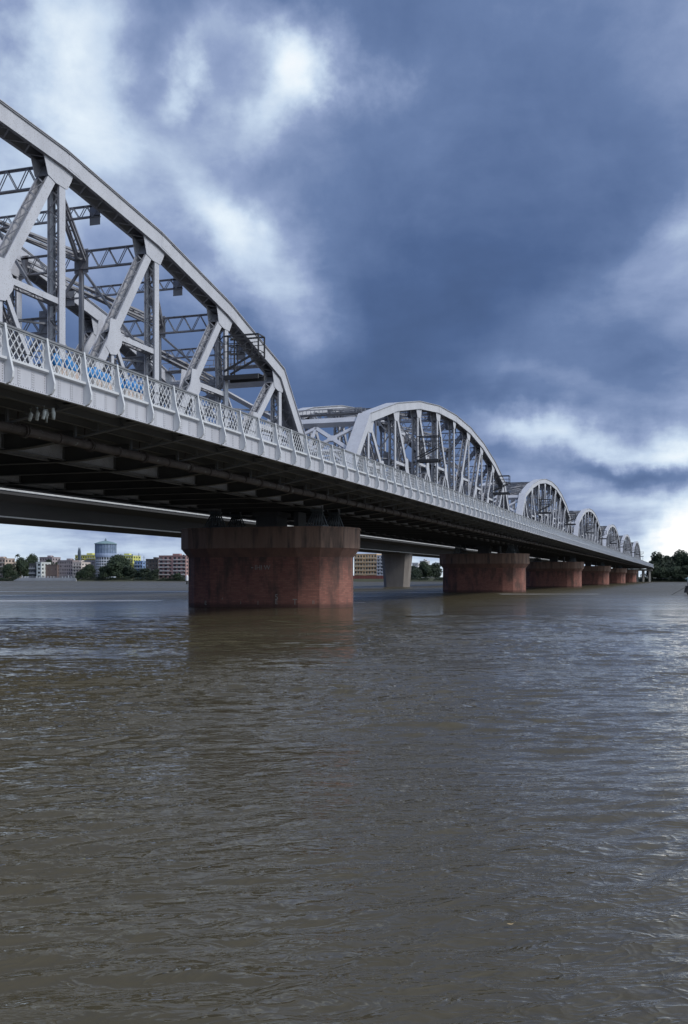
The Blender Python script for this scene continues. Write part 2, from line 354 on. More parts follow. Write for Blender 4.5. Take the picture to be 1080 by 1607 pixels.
SM = [MT['steel'], MT['steel_in'], MT['rivet']]
def make_span():
    R = thing('truss_span', (BX, Y0S, 0), 'x', 'bridge span', 'arched steel truss spans of the bridge')
    CH = .60
    for side in (-1, 1):
        def put(o):
            o.location.x = side * TW; return o
        share = {}
        # ---- top chord and end posts
        mb = MB()
        for s in (-1, 1):
            strip(mb, NODES, -.5, .5, s * CH - .025, s * CH + .025, range(1, 9))
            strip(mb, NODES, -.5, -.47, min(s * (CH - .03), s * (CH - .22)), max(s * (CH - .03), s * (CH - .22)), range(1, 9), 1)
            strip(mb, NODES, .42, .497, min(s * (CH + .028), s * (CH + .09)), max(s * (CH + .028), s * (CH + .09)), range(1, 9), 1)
        strip(mb, NODES, .503, .545, -CH - .13, CH + .13, range(1, 9), 0)
        for i in range(1, 9):
            (a, b), (c, d) = NODES[i], NODES[i + 1]
            zigzag(mb, a, b, c, d, -.515, -CH + .06, CH - .06, .85, bw=.10, start=1.25, mi=1)
            # splice plates with rivet rows
            L = Vector((c - a, d - b)); l = L.length; L.normalize(); nn = Vector((-L.y, L.x))
            for s in (-1, 1):
                for q in (.9,):
                    p = Vector((a, b)) + L * q
                    pts = [p - L * .6 - nn * .40, p + L * .6 - nn * .40, p + L * .6 + nn * .40, p - L * .6 + nn * .40]
                    mb.prism([(v.x, v.y) for v in pts], s * (CH + .026) - (0 if s > 0 else .014), s * (CH + .026) + (.014 if s > 0 else 0), 'x', 0)
        share['top_chord'] = put(mb.build('top_chord', SM, R))
        for seg in (0, 9):
            mb = MB()
            for s in (-1, 1):
                strip(mb, NODES, -.5, .5, s * CH - .025, s * CH + .025, [seg])
                strip(mb, NODES, -.5, -.47, min(s * (CH - .03), s * (CH - .22)), max(s * (CH - .03), s * (CH - .22)), [seg], 1)
            strip(mb, NODES, .503, .545, -CH - .13, CH + .13, [seg], 0)
            (a, b), (c, d) = NODES[seg], NODES[seg + 1]
            zigzag(mb, a, b, c, d, -.515, -CH + .06, CH - .06, .85, bw=.10, start=1.25, mi=1)
            put(mb.build('end_post', SM, R))
        # ---- bottom chord
        mb = MB()
        for s in (-1, 1):
            mb.box(s * .5 - .03, s * .5 + .03, .3, SPAN - .3, 9.66, 10.75)
            mb.box(s * .5 - .16, s * .5 + .16, .3, SPAN - .3, 9.62, 9.657, 1)
        put(mb.build('bottom_chord', SM, R))
        # ---- verticals
        for i in range(1, 10):
            y, z = NODES[i]
            mb = laced(y, 10.3, y, z - .75, .55, .385)
            put(mb.build('vertical_post', SM, R))
        # ---- diagonals with sub-struts
        for i in range(1, 10):
            if i == 5: continue
            j = i + 1 if i < 5 else i - 1          # foot of the diagonal, towards mid span
            y, z = NODES[i]; yb = j * PAN
            d = Vector((yb - y, ZB + .3 - z)).normalized()
            mb = laced(y + d.x * 1.0, z + d.y * 1.0, yb - d.x * .5, ZB + .3 - d.y * .5, .62, .38)
            put(mb.build('diagonal', SM, R))
            ym, zm = (y + yb) / 2, (z + ZB + .3) / 2
            mb = laced(ym, zm - .3, ym, 10.4, .30, .33, pitch=.5, bw=.06)
            put(mb.build('sub_post', SM, R))
            mb = MB(); e = Vector((y - ym, ZB + .3 - zm)).normalized()
            mb = laced(ym + e.x * .4, zm + e.y * .4, y - e.x * .4, ZB + .3 - e.y * .4, .30, .33, pitch=.5, bw=.06)
            put(mb.build('sub_diagonal', SM, R))
            mb = laced(ym, zm + .05, y, zm + .05, .34, .30, pitch=.6, bw=.06)
            put(mb.build('longitudinal_strut', SM, R))
        # ---- gusset plates
        for i in range(1, 10):
            y, z = NODES[i]
            mb = MB()
            s0 = (NODES[i + 1][1] - NODES[i - 1][1]) / (2 * PAN)
            if i == 1: s0 = (NODES[2][1] - z) / PAN
            if i == 9: s0 = (z - NODES[8][1]) / PAN
            dirn = 1 if i < 5 else -1
            if i == 5: dirn = 0
            w0, w1 = 1.0, 1.0
            if dirn > 0: w1 = 1.75
            if dirn < 0: w0 = 1.75
            zl = lambda q: z + s0 * q - .47
            pts = [(y - w0, zl(-w0)), (y + w1, zl(w1)), (y + (1.35 if dirn > 0 else .75), zl(0) - (.95 if dirn > 0 else .6)),
                   (y + (.6 if dirn > 0 else .40), zl(0) - 1.15), (y - (.6 if dirn < 0 else .40), zl(0) - 1.15),
                   (y - (1.35 if dirn < 0 else .75), zl(0) - (.95 if dirn < 0 else .6))]
            for s in (-1, 1): mb.prism(pts, s * .432 - .014, s * .432 + .014, 'x')
            mb.box(-.33, .33, y - .29, y + .29, zl(0) - 1.1, zl(0) - .1, 1)
            put(mb.build('gusset_plate', SM, R))
            mb = MB()       # lower gusset
            pts = [(y - 1.3, 10.2), (y + 1.3, 10.2), (y + 1.0, 11.4), (y + .35, 12.0), (y - .35, 12.0), (y - 1.0, 11.4)]
            for s in (-1, 1): mb.prism(pts, s * .540 - .008, s * .540 + .008, 'x')
            put(mb.build('gusset_plate', SM, R))
            if i != 5:
                j = i + 1 if i < 5 else i - 1
                ym, zm = (y + j * PAN) / 2, (z + ZB + .3) / 2
                sg = -1 if i < 5 else 1
                d = Vector((j * PAN - y, ZB + .3 - z)).normalized()
                mb = MB()
                q = [(-.35 * sg, .95), (.3 * sg, 1.0), (.7 * sg, .45), (1.0 * sg, .0), (.85 * sg, -.5), (.3 * sg, -1.2), (-.35 * sg, -1.3), (-.85 * sg, -.9), (-.5 * sg, .1)]
                pts = [(ym + a, zm + b) for a, b in q]
                if sg < 0: pts = pts[::-1]
                for s in (-1, 1): mb.prism(pts, s * .420 - .012, s * .420 + .012, 'x')
                put(mb.build('gusset_plate', SM, R))
    # ---- transverse sway frames with K laterals
    def lattice_strut(mb, y, z0, z1, x0, x1, n, b=.12, w=.26, bw=.055):
        for z in (z0, z1):
            mb.bar((x0, y, z), (x1, y, z), w, b * .35, side=(0, 1, 0)); mb.bar((x0, y, z - .06 if z == z1 else z + .06), (x1, y, z - .06 if z == z1 else z + .06), .04, b, side=(0, 1, 0))
        for k in range(n):
            xa = x0 + (x1 - x0) * k / n; xb = x0 + (x1 - x0) * (k + 1) / n; xm = (xa + xb) / 2
            for dyy in (-.09, .09):
                mb.bar((xa, y + dyy, z1), (xm, y + dyy, z0), .03, bw, side=(0, 1, 0)); mb.bar((xm, y + dyy, z0), (xb, y + dyy, z1), .03, bw, side=(0, 1, 0))
    for i in range(2, 9):
        y, z = NODES[i]; mb = MB()
        zt = z - .25
        lattice_strut(mb, y, zt - 1.25, zt, -TW + .45, TW - .45, 7)
        for s in (-1, 1):
            mb.prism([(s * (TW - .42), zt + .15), (s * (TW - .42), zt - 1.6), (s * (TW - .95), zt - 1.4), (s * (TW - 1.2), zt + .15)], y - .02, y + .02, 'y')
        mb.box(-.55, .55, y - .025, y + .025, zt - 1.5, zt + .15)
        zl = 17.0
        lattice_strut(mb, y, zl, zl + .9, -TW + .45, TW - .45, 8)
        for s in (-1, 1):
            mb.box(min(s * (TW - .40), s * (TW - 1.15)), max(s * (TW - .40), s * (TW - 1.15)), y - .022, y + .022, zl - .55, zl + 1.3)
            mb.bar((s * .2, y, zt - 1.4), (s * (TW - .6), y, zl + 1.1), .18, .15, side=(0, 1, 0))
            mb.bar((s * .3, y + .05, zl - .1), (s * (TW - .5), y + .05, zl - 2.2), .12, .12, side=(0, 1, 0))
        mb.bar((0, y, zt - 1.3), (0, y, zl + .1), .26, .26, side=(0, 1, 0))
        mb.box(-.5, .5, y - .03, y + .03, zl - .35, zl + 1.2)
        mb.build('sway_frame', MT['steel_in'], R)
    for i in range(1, 9):
        a, b = (i, i + 1)
        if i >= 5: src, dst = i, i + 1
        else: src, dst = i + 1, i
        (ya, za), (yb, zb_) = NODES[src], NODES[dst]
        if dst in (1, 9): zb_ += .1
        mb = MB()
        for s in (-1, 1):
            for off in (-.28, .28):
                mb.bar((s * (TW - .5), ya + off, za - .2), (off, yb, zb_ - .5), .16, .14)
                mb.bar((s * (TW - .5), ya + off, za - .62), (off, yb, zb_ - .92), .16, .14)
            n = 12
            for k in range(n):
                p = Vector((s * (TW - .5), ya - .28, za - .2)).lerp(Vector((-.28, yb, zb_ - .5)), k / n)
                q = Vector((s * (TW - .5), ya + .28, za - .2)).lerp(Vector((.28, yb, zb_ - .5)), (k + 1) / n)
                if k % 2: p, q = (Vector((s * (TW - .5), ya + .28, za - .2)).lerp(Vector((.28, yb, zb_ - .5)), k / n),
                                  Vector((s * (TW - .5), ya - .28, za - .2)).lerp(Vector((-.28, yb, zb_ - .5)), (k + 1) / n))
                mb.bar(p, q, .02, .07, side=(0, 0, 1))
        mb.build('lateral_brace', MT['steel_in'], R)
    for i in range(1, 9):
        ya, yb = i * PAN, (i + 1) * PAN; mb = MB()
        for s in (-1, 1):
            mb.bar((s * (TW - .45), ya, 17.5), (-s * (TW - .45), yb, 17.5), .13, .11)
            zt = (NODES[i][1] + NODES[i + 1][1]) / 2
            mb.bar((s * (TW - .3), ya, 17.7), (s * (TW - .9), (ya + yb) / 2, 14.0), .10, .10)
        mb.build('strut_brace', MT['steel_in'], R)
    for i in range(1, 9):
        ym = (i + .5) * PAN; zm = (NODES[i][1] + NODES[i + 1][1]) / 2 - .02; mb = MB()
        lattice_strut(mb, ym, zm - .75, zm, -TW + .55, TW - .55, 10, b=.10, w=.18, bw=.045)
        for s in (-1, 1): mb.box(min(s * (TW - .56), s * (TW - 1.3)), max(s * (TW - .56), s * (TW - 1.3)), ym - .02, ym + .02, zm - 1.25, zm + .2)
        mb.build('top_strut', MT['steel_in'], R)
    # ---- portals at both ends
    for e in (0, 1):
        i0, i1 = (0, 1) if e == 0 else (10, 9)
        (ya, za), (yb, zb_) = NODES[i0], NODES[i1]
        P0 = Vector((0, ya, za)); P1 = Vector((0, yb, zb_)); d = (P1 - P0).normalized(); L = (P1 - P0).length
        nrm = Vector((0, -d.z, d.y)) * (1 if e == 0 else -1)
        def at_(x, t): return Vector((x, 0, 0)) + P0 + d * (L * t)
        mb = MB(); xi = TW - .62
        def brace(x0, t0, x1, t1, w=.46):
            mb.bar(at_(x0, t0), at_(x1, t1), .20, w, side=nrm)
        mb.bar(at_(-xi, .96), at_(xi, .96), .7, .8, side=nrm)
        mb.bar(at_(-xi, .625), at_(xi, .625), .40, .34, side=nrm)
        for (xa, xb) in ((-xi, 0), (0, xi)):
            brace(xa, .90, xb, .64); brace(xa, .64, xb, .90)
            mb.bar(at_((xa + xb) / 2 - .55, .77), at_((xa + xb) / 2 + .55, .77), .215, .9, side=nrm)
        brace(0, .90, 0, .64, .3)
        for s in (-1, 1):
            brace(s * xi, .50, s * (xi - 2.0), .62, .24)
        mb.build('portal_frame', [MT['steel']], R)
        # plate roof just behind the portal (walkway over the first top panel)
    # small overhead walkway across the first top-chord panel ends
    for y in (PAN - .1, SPAN - PAN + .1):
        z = ZT[1] + .62; mb = MB()
        s = 1 if y < 50 else -1
        for k in range(11):
            x = -TW + .4 + k * (2 * TW - .8) / 10
            mb.bar((x, y, z), (x, y, z + .55), .05, .05)
            mb.bar((x, y + s * 1.2, z + .15), (x, y + s * 1.2, z + .7), .05, .05)
        for q, zz in ((0, z + .55), (1.2, z + .7)):
            mb.bar((-TW + .4, y + s * q, zz), (TW - .4, y + s * q, zz), .05, .06)
        mb.bar((-TW + .4, y + s * .6, z + .03), (TW - .4, y + s * .6, z + .03), 1.2, .06, side=(0, 1, 0))
        mb.build('portal_walkway', MT['steel_in'], R)
    # ---- projecting inspection cages
    for i in (3, 8):
        y = i * PAN; mb = MB(); x0, x1 = TW + .45, TW + 3.35; z0 = 18.3; z1 = 21.5
        for yy in (y - .55, y + .55):
            mb.bar((x0, yy, z0), (x1, yy, z0), .18, .34, side=(0, 1, 0))
            mb.bar((x0, yy, z0 + .5), (x1 - .4, yy, z0 + 1.7), .12, .14, side=(0, 1, 0))
            mb.bar((x0, yy, z1), (x1, yy, z1), .1, .12, side=(0, 1, 0))
            mb.bar((x1, yy, z0 + 1.6), (x1, yy, z1), .1, .1)
            mb.bar((x0 + .35, yy, z0), (x0 + .35, yy, z1), .1, .1)
            for k in range(1, 5): mb.bar((x0 + .6 * k, yy, z0 + .4 + .3 * k), (x0 + .6 * k, yy, z0 + 2.6), .04, .04)
            mb.bar((x0, yy, z0 + 2.0), (x1, yy, z0 + 2.0), .05, .06)
            mb.bar((x0, yy, z0 + 2.6), (x1, yy, z0 + 2.6), .05, .06)
        for xx in (x0 + .35, x1):
            mb.bar((xx, y - .55, z1), (xx, y + .55, z1), .08, .08); mb.bar((xx, y - .55, z0 + 2.0), (xx, y + .55, z0 + 2.0), .05, .05)
        mb.box(x0, x1, y - .45, y + .45, z0 + .18, z0 + .22)
        mb.build('inspection_cage', MT['dark'], R)
    # ---- cables slung along the near truss
    mb = MB()
    for (zz, sag) in ((15.4, .5), (14.7, .9)):
        pts = []
        for i in range(0, 10):
            for k in range(4):
                t = k / 4; pts.append((TW + .5, (i + t) * PAN + .2, zz - sag * 4 * t * (1 - t)))
        mb.tube(pts, .03, 4)
    mb.build('cable', MT['dark'], R)
    # ---- deck
    mb = MB(); g = .0
    mb.box(-14.3, 14.3, -1.95, PITCH - 1.95, 10.98, 11.2)
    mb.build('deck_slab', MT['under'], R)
    mb = MB()
    for s in (-1, 1): mb.box(min(s * 6.4, s * 14.2), max(s * 6.4, s * 14.2), -1.94, PITCH - 1.96, 11.204, 11.40)
    mb.build('road_surface', MT['asphalt'], R)
    for x in (-13, -11.4, -9.6, -7.8, -6.4, -3.2, -1.5, 1.5, 3.2, 6.4, 7.8, 9.6, 11.4, 13):
        mb = MB(); mb.box(x - .012, x + .012, -1.9, PITCH - 2.0, 10.45, 10.976); mb.box(x - .11, x + .11, -1.9, PITCH - 2.0, 10.42, 10.447)
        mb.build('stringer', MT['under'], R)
    def beam_profile(): # lower edge
        p = [(0, 9.55), (6.2, 9.55), (7.2, 9.60), (8.2, 9.70), (9.2, 9.84), (10.25, 9.98)]
        return p
    for j in range(21):
        y = j * SPAN / 20; y = min(max(y, .4), SPAN - .4)
        low = beam_profile(); low = [(-a, b) for a, b in low[::-1]] + low[1:]
        mb = MB()
        mb.prism(low + [(10.25, 10.41), (-10.25, 10.41)], y - .012, y + .012, 'y')
        for (a, b), (c, d) in zip(low[:-1], low[1:]):
            mb.poly([(a, y - .2, b - .035), (c, y - .2, d - .035), (c, y + .2, d - .035), (a, y + .2, b - .035), (a, y - .2, b), (c, y - .2, d), (c, y + .2, d), (a, y + .2, b)],
                    [(0, 3, 2, 1), (4, 5, 6, 7), (0, 1, 5, 4), (2, 3, 7, 6)], 1)
        for x in (-6.0, -5.0, 5.0, 6.0):
            mb.box(x - .07, x + .07, y - .18, y - .013, 9.56, 10.4, 1); mb.box(x - .07, x + .07, y + .013, y + .18, 9.56, 10.4, 1)
        mb.build('floor_beam', [MT['web_shade'], MT['under']], R)
        for s in (-1, 1):
            mb = MB()
            mb.bar((s * 10.3, y, 9.98), (s * 14.25, y, 10.62), .16, .07, side=(0, 1, 0))
            mb.bar((s * 10.3, y, 10.86), (s * 14.25, y, 10.86), .16, .12, side=(0, 1, 0))
            mb.bar((s * 10.4, y, 10.0), (s * 10.4, y, 10.9), .14, .10, side=(0, 1, 0))
            mb.bar((s * 11.7, y, 10.22), (s * 11.7, y, 10.85), .06, .06, side=(0, 1, 0))
            mb.bar((s * 10.5, y + .02, 10.8), (s * 11.7, y + .02, 10.24), .06, .07, side=(0, 1, 0))
            mb.bar((s * 11.8, y + .02, 10.25), (s * 12.9, y + .02, 10.8), .06, .07, side=(0, 1, 0))
            mb.bar((s * 12.95, y + .02, 10.8), (s * 13.2, y + .02, 10.48), .06, .07, side=(0, 1, 0))
            mb.build('deck_bracket', MT['bracket'], R)
        if j < 20:      # flat grey footpath plates between brackets
            mb = MB(); mb.prism([(10.6, y + .5), (14.2, y + .5), (14.2, y + 4.2), (11.8, y + 4.6)], 10.78, 10.80, 'z')
            mb.build('footpath_plate', MT['bracket'], R)
    # ---- water main
    mb = MB(); px = 10.75; zc = 9.72
    mb.tube([(px, -1.95, zc), (px, PITCH - 1.95, zc)], .235, 12)
    for j in range(21):
        y = .6 + j * SPAN / 20
        for q in (0, .16): mb.tube([(px, y + q, zc), (px, y + q + .07, zc)], .33, 12)
        mb.tube([(px, y + 2.6, zc), (px, y + 2.68, zc)], .29, 12)
        mb.bar((px, y - .3, zc + .2), (px, y - .3, 10.9), .05, .05)
    mb.build('water_pipe', MT['rust'], R)
    # ---- parapet, near side, 41 bays
    BAY = PITCH / 41; OFF = -1.95 + 1.28
    xs = 14.45
    mp = MB()          # post with a flared outer rib
    mp.prism([(xs - .08, 12.93), (xs + .04, 12.95), (xs + .17, 12.0), (xs + .34, 11.35), (xs + .42, 11.02), (xs + .40, 10.80), (xs + .28, 10.62), (xs + .05, 10.54), (xs + .05, 11.3), (xs - .08, 11.4)], -.015, .015, 'y')
    for a, b in (((xs + .05, 12.95), (xs + .18, 12.0)), ((xs + .18, 12.0), (xs + .35, 11.35)), ((xs + .35, 11.35), (xs + .43, 11.02)), ((xs + .43, 11.02), (xs + .41, 10.80)),
                 ((xs + .41, 10.80), (xs + .29, 10.62)), ((xs + .29, 10.62), (xs + .06, 10.53))):
        mp.bar((a[0], 0, a[1]), (b[0], 0, b[1]), .02, .11, side=(b[1] - a[1], 0, a[0] - b[0]))
    mp.box(xs - .12, xs - .09, -.11, .11, 11.6, 12.93)
    mp.box(xs - .16, xs - .10, -.02, .02, 11.6, 12.9)
    mf = MB()          # fascia bay with rivets
    mf.box(xs - .03, xs, .0, BAY - .004, 10.60, 11.44)
    mf.box(xs - .10, xs + .10, .0, BAY - .004, 10.55, 10.595)
    mf.box(xs + .002, xs + .012, BAY / 3 - .09, BAY / 3 + .09, 10.68, 11.40); mf.box(xs + .002, xs + .012, 2 * BAY / 3 - .09, 2 * BAY / 3 + .09, 10.68, 11.40)
    def riv(y, z, x=xs + .012, r=.022):
        mf.poly([(x, y - r, z - r), (x, y + r, z - r), (x, y + r, z + r), (x, y - r, z + r), (x + .014, y, z)], [(0, 1, 4), (1, 2, 4), (2, 3, 4), (3, 0, 4)], 1)
    for k in range(17): riv(.08 + k * BAY / 17, 10.65, xs + .001)
    for q in (BAY / 3 - .05, BAY / 3 + .05, 2 * BAY / 3 - .05, 2 * BAY / 3 + .05):
        for k in range(7): riv(q, 10.74 + k * .10)
    for k in range(7): riv(.10, 10.74 + k * .10, xs + .001); riv(BAY - .10, 10.74 + k * .10, xs + .001)
    ml = MB()          # lattice bay
    W = BAY - .10; H0, H1 = 11.66, 12.84; nn = 7
    stp = W / nn; run = stp * 2.5
    def clip_bar(y0, sgn, dx_):
        y1 = y0 + sgn * run; z0, z1 = H0, H1
        def c(y, z, ya, za, yb, zb): return y, z
        a, b = (y0, z0), (y1, z1)
        lo, hi = .05, .05 + W
        def cut(p, q):
            if p[0] < lo:
                if q[0] <= lo: return None
                t = (lo - p[0]) / (q[0] - p[0]); return (lo, p[1] + t * (q[1] - p[1]))
            if p[0] > hi:
                if q[0] >= hi: return None
                t = (hi - p[0]) / (q[0] - p[0]); return (hi, p[1] + t * (q[1] - p[1]))
            return p
        A = cut(a, b); B = cut(b, a)
        if A is None or B is None: return
        if abs(A[0] - B[0]) < .05: return
        ml.bar((xs - .05 + dx_, A[0], A[1]), (xs - .05 + dx_, B[0], B[1]), .016, .040, side=(1, 0, 0))
    for k in range(-3, nn + 4):
        clip_bar(.05 + k * stp + stp * .25, 1, -.009); clip_bar(.05 + k * stp + stp * .75, -1, .009)
    ml.box(xs - .085, xs - .015, .05, .05 + W, 11.602, 11.66); ml.box(xs - .085, xs - .015, .05, .05 + W, 12.80, 12.855)
    ms = MB()
    ms.prism([(xs - .14, 11.445), (xs + .02, 11.445), (xs + .17, 11.50), (xs + .17, 11.60), (xs - .14, 11.60)], 0, PITCH - .004, 'y')
    sill = ms.build('parapet_sill', MT['rail'], R); sill.location.y = -1.95
    mh = MB(); mh.box(xs - .12, xs + .04, 0, PITCH - .004, 12.86, 12.94)
    hr = mh.build('handrail', MT['bracket'], R); hr.location.y = -1.95
    first = None
    for k in range(41):
        y = OFF + k * BAY
        if first is None:
            p = mp.build('parapet_post', MT['rail'], R); f = mf.build('fascia_plate', [MT['fascia'], MT['rivet']], R); l = ml.build('lattice_panel', MT['rail'], R)
            first = (p, f, l); cs = first
        else:
            cs = []
            for o in first:
                c = o.copy(); col.objects.link(c); c.parent = R; cs.append(c)
        for o in cs: o.location.y = y
    # far side fascia and rail
    mb = MB(); mb.box(-xs, -xs + .03, -1.95, PITCH - 1.955, 10.46, 11.6); mb.box(-xs - .1, -xs + .1, -1.95, PITCH - 1.955, 10.41, 10.455)
    mb.build('far_fascia', MT['fascia'], R)
    return R

proto = make_span()
SP_LABEL = ['nearest truss span, its huge curved chord running off the left of the picture',
            'second truss span counted from the nearest, its whole arch and portal in clear view',
            'third truss span from the nearest, right of the biggest complete arch',
            'fourth truss span from the nearest, mid sized arch in the row',
            'fifth truss span from the nearest, small arch over the thin deck',
            'sixth truss span from the nearest, tiny arch beside the last one',
            'last and smallest truss span, ending by the dark trees on the right bank']
for k in range(7):
    o = proto if k == 0 else copy_tree(proto)
    o.location = (BX, Y0S + PITCH * k, 0); o['label'] = SP_LABEL[k]
# cloth bundle under the nearest fascia
mb = MB(); random.seed(4)
for k in range(5):
    a = k * .16; pts = [(-26.7 - .5 * (k % 3), 35.6 + a * 1.3, 10.35), (-26.7 - .5 * (k % 3), 35.65 + a * 1.3, 10.1), (-26.72 - .5 * (k % 3), 35.6 + a * 1.3 + random.uniform(-.05, .05), 9.75 + random.uniform(0, .12))]
    mb.tube(pts, [.06, .09, .07], 6)
tag(mb.build('cloth_bundle', mat('pale hanging cloth', (.75, .8, .8), .9, var=.4, vscale=5), smooth=True), 'bundle of pale cloth tied under the edge of the nearest deck, far left', 'cloth')

# ================================================================ PIERS
PCX = -40.85
def arc_plan(R, dc0, dc1, n=6):
    pts = []
    for k in range(n + 1):
        a = pi * k / n; pts.append((dc1 + R * sin(a), -R * cos(a)))
    for k in range(n + 1):
        a = pi * k / n; pts.append((dc0 - R * sin(a), R * cos(a)))
    return pts
def make_pier():
    R = thing('bridge_pier', (PCX, 0, 0), 'x', 'bridge pier', 'red brick piers under the truss bridge')
    c1, c0 = 4.7, -4.7
    mb = MB(); mb.prism(arc_plan(4.05, c0, c1), -6, 4.95, 'z'); mb.build('brick_shaft', MT['brick'], R)
    mb = MB()
    A = arc_plan(4.06, c0, c1); B = arc_plan(4.72, c0, c1)
    n = len(A)
    mb.poly([(x, y, 4.953) for x, y in A] + [(x, y, 5.80) for x, y in B], [(i, (i + 1) % n, n + (i + 1) % n, n + i) for i in range(n)] + [tuple(range(n))[::-1], tuple(range(n, 2 * n))])
    # buttress blocks of the corbel
    mb.build('corbel', MT['corbel'], R)
    mb = MB(); mb.prism(arc_plan(4.78, c0, c1), 5.803, 7.70, 'z'); mb.prism(arc_plan(4.86, c0, c1), 7.70, 7.85, 'z')
    mb.build('coping', MT['cope'], R)
    for s in (-1, 1):
        for e in (-1, 1):
            mb = MB(); x = s * 5.5 + .55; y = e * 2.35
            mb.box(x - .9, x + .9, y - .9, y + .9, 7.853, 8.0)
            mb.box(x - .6, x + .6, y - .35, y + .35, 9.38, 9.6)
            for xx in (-.75, -.45, -.15, .15, .45, .75):
                mb.bar((x + xx * .62, y, 9.4), (x + xx, y - .8, 8.0), .08, .16); mb.bar((x + xx * .62, y, 9.4), (x + xx, y + .8, 8.0), .08, .16)
            mb.build('bearing', MT['bear'], R)
    mb = MB(); mb.box(-1.0, 1.3, -1.3, 1.3, 7.853, 9.5); mb.box(-1.3, 1.6, -1.5, 1.5, 9.1, 9.54)
    mb.box(3.0, 3.5, -1.0, 1.0, 7.853, 9.5)
    mb.build('pedestal', MT['under'], R)
    return R
pier = make_pier()
PL = ['nearest and widest red brick pier, standing left of centre in the river', 'second brick pier from the nearest, behind and right of the widest one',
      'third brick pier from the nearest, in the row under the deck', 'fourth brick pier from the nearest, narrow in the row of piers',
      'fifth brick pier from the nearest, small reddish shape in the row', 'sixth and smallest brick pier, by the white columns near the right bank']
P1Y = Y0S + PITCH - 1.95
for k in range(6):
    o = pier if k == 0 else copy_tree(pier)
    o.location = (PCX, P1Y + PITCH * k, 0); o['label'] = PL[k]
# painted gauge marks on the nearest pier (flat face towards the camera)
def X_at(px, Y): return Y * math.tan(atan((px - CX) / FPX) - YAW)
def depth(X, Y): return -sin(YAW) * X + cos(YAW) * Y
def Z_at(py, X, Y): return CAM_H + (CY - py) / FPX * depth(X, Y)
YF = P1Y - 4.05
def mark(txt, px, py, size):
    cu = bpy.data.curves.new('painted_mark', 'FONT'); cu.body = txt; cu.size = size; cu.extrude = .004
    cu.align_x = 'CENTER'; cu.materials.append(MT['white'])
    tmp = bpy.data.objects.new('tmp', cu); col.objects.link(tmp); bpy.context.view_layer.update()
    me = bpy.data.meshes.new_from_object(tmp.evaluated_get(bpy.context.evaluated_depsgraph_get())); bpy.data.objects.remove(tmp)
    o = bpy.data.objects.new('painted_mark', me); col.objects.link(o); o.parent = pier
    X = X_at(px, YF); o.location = (X - PCX, -4.05 - .012, Z_at(py, X, YF)); o.rotation_euler = (pi / 2, 0, 0)
for a in (('E', 323, 949, .55), ("'", 349, 946, .7), ('I', 378, 948, .4), ('I', 405, 949, .55), ('5', 434, 941, .75), ('E', 434, 948, .6), ('T', 463, 949, .8),
          ('II', 492, 948, .5), ('IHI W', 412, 894, .65), ('-', 396, 894, .9)):
    mark(*a)

# ---- far end support: pale columns with a cap beam
R = thing('approach_bent', (BX, Y0S + PITCH * 7 + 4, 0), 'pale concrete columns under a cap beam where the deck meets the far bank', 'bridge support')
for yy in (0, 14):
    mb = MB(); mb.box(-13, 13.6, yy - .9, yy + .9, 8.2, 9.5); mb.build('cap_beam', MT['concmid'], R)
    for x in (-11, -6.5, -2, 2.5, 7, 11.5):
        mb = MB(); mb.tube([(x, yy, -2), (x, yy, 8.2)], .75, 10); mb.build('column', MT['concmid'], R)
mb = MB(); mb.box(-14.4, 14.4, -5.9, 16, 10.0, 11.4); mb.build('deck_end', MT['under'], R)
mb = MB(); mb.box(14.40, 14.5, -5.9, 4, 10.4, 11.6)
for k in range(8): mb.bar((14.45, -5.6 + k * 1.3, 11.6), (14.45, -5.6 + k * 1.3, 12.9), .1, .1)
mb.box(14.38, 14.5, -5.9, 4, 12.82, 12.94); mb.build('parapet', MT['rail'], R)
# overhead line gantry at the end
R = thing('line_gantry', (BX, Y0S + PITCH * 7 + 12, 11.4), 'thin railway gantry standing on the deck end beside the dark trees', 'gantry')
mb = MB()
for x in (-5, 6.5):
    for dx_ in (-.3, .3): mb.bar((x + dx_, 0, 0), (x + dx_, 0, 8), .12, .12)
    for k in range(8): mb.bar((x - .3, 0, k), (x + .3, 0, k + 1), .07, .07)
mb.build('mast', MT['bracket'], R)
mb = MB(); mb.bar((-5, 0, 7.2), (6.5, 0, 7.2), .12, .12); mb.bar((-5, 0, 7.9), (6.5, 0, 7.9), .12, .12)
for k in range(12): mb.bar((-5 + k * .96, 0, 7.2), (-5 + (k + 1) * .96, 0, 7.9), .07, .07)
mb.build('boom', MT['bracket'], R)

# ================================================================ SECOND (CONCRETE) BRIDGE
R = thing('concrete_road_bridge', (0, 0, 0), 'long dark concrete box girder bridge running behind the steel bridge', 'bridge')
mb = MB()
prof = [(-84.8, 10.7), (-94.8, 10.7), (-95.8, 12.9), (-98.6, 13.35), (-98.6, 13.75), (-81, 13.75), (-81, 13.30), (-83.9, 12.7)]
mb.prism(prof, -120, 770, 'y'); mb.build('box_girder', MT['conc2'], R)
mb = MB()
for k in range(0, 232): mb.box(-81.02, -80.86, -120 + k * 3.84, -120 + k * 3.84 + 3.80, 13.76, 13.93)  # pale boxes stand for the light strip along the girder's top edge
mb.box(-81.0, -80.95, -120, 770, 13.94, 14.9)
tag(mb.build('edge_kerb', MT['conc2pale'], R), 'light strip along the deck edge, painted as a pale kerb')
mb = MB(); mb.prism([(-84.80, 11.0), (-84.70, 10.72), (-84.70, 10.82), (-84.72, 11.1)], -120, 770, 'y'); mb.build('girder_lip', MT['conc2pale'], R)
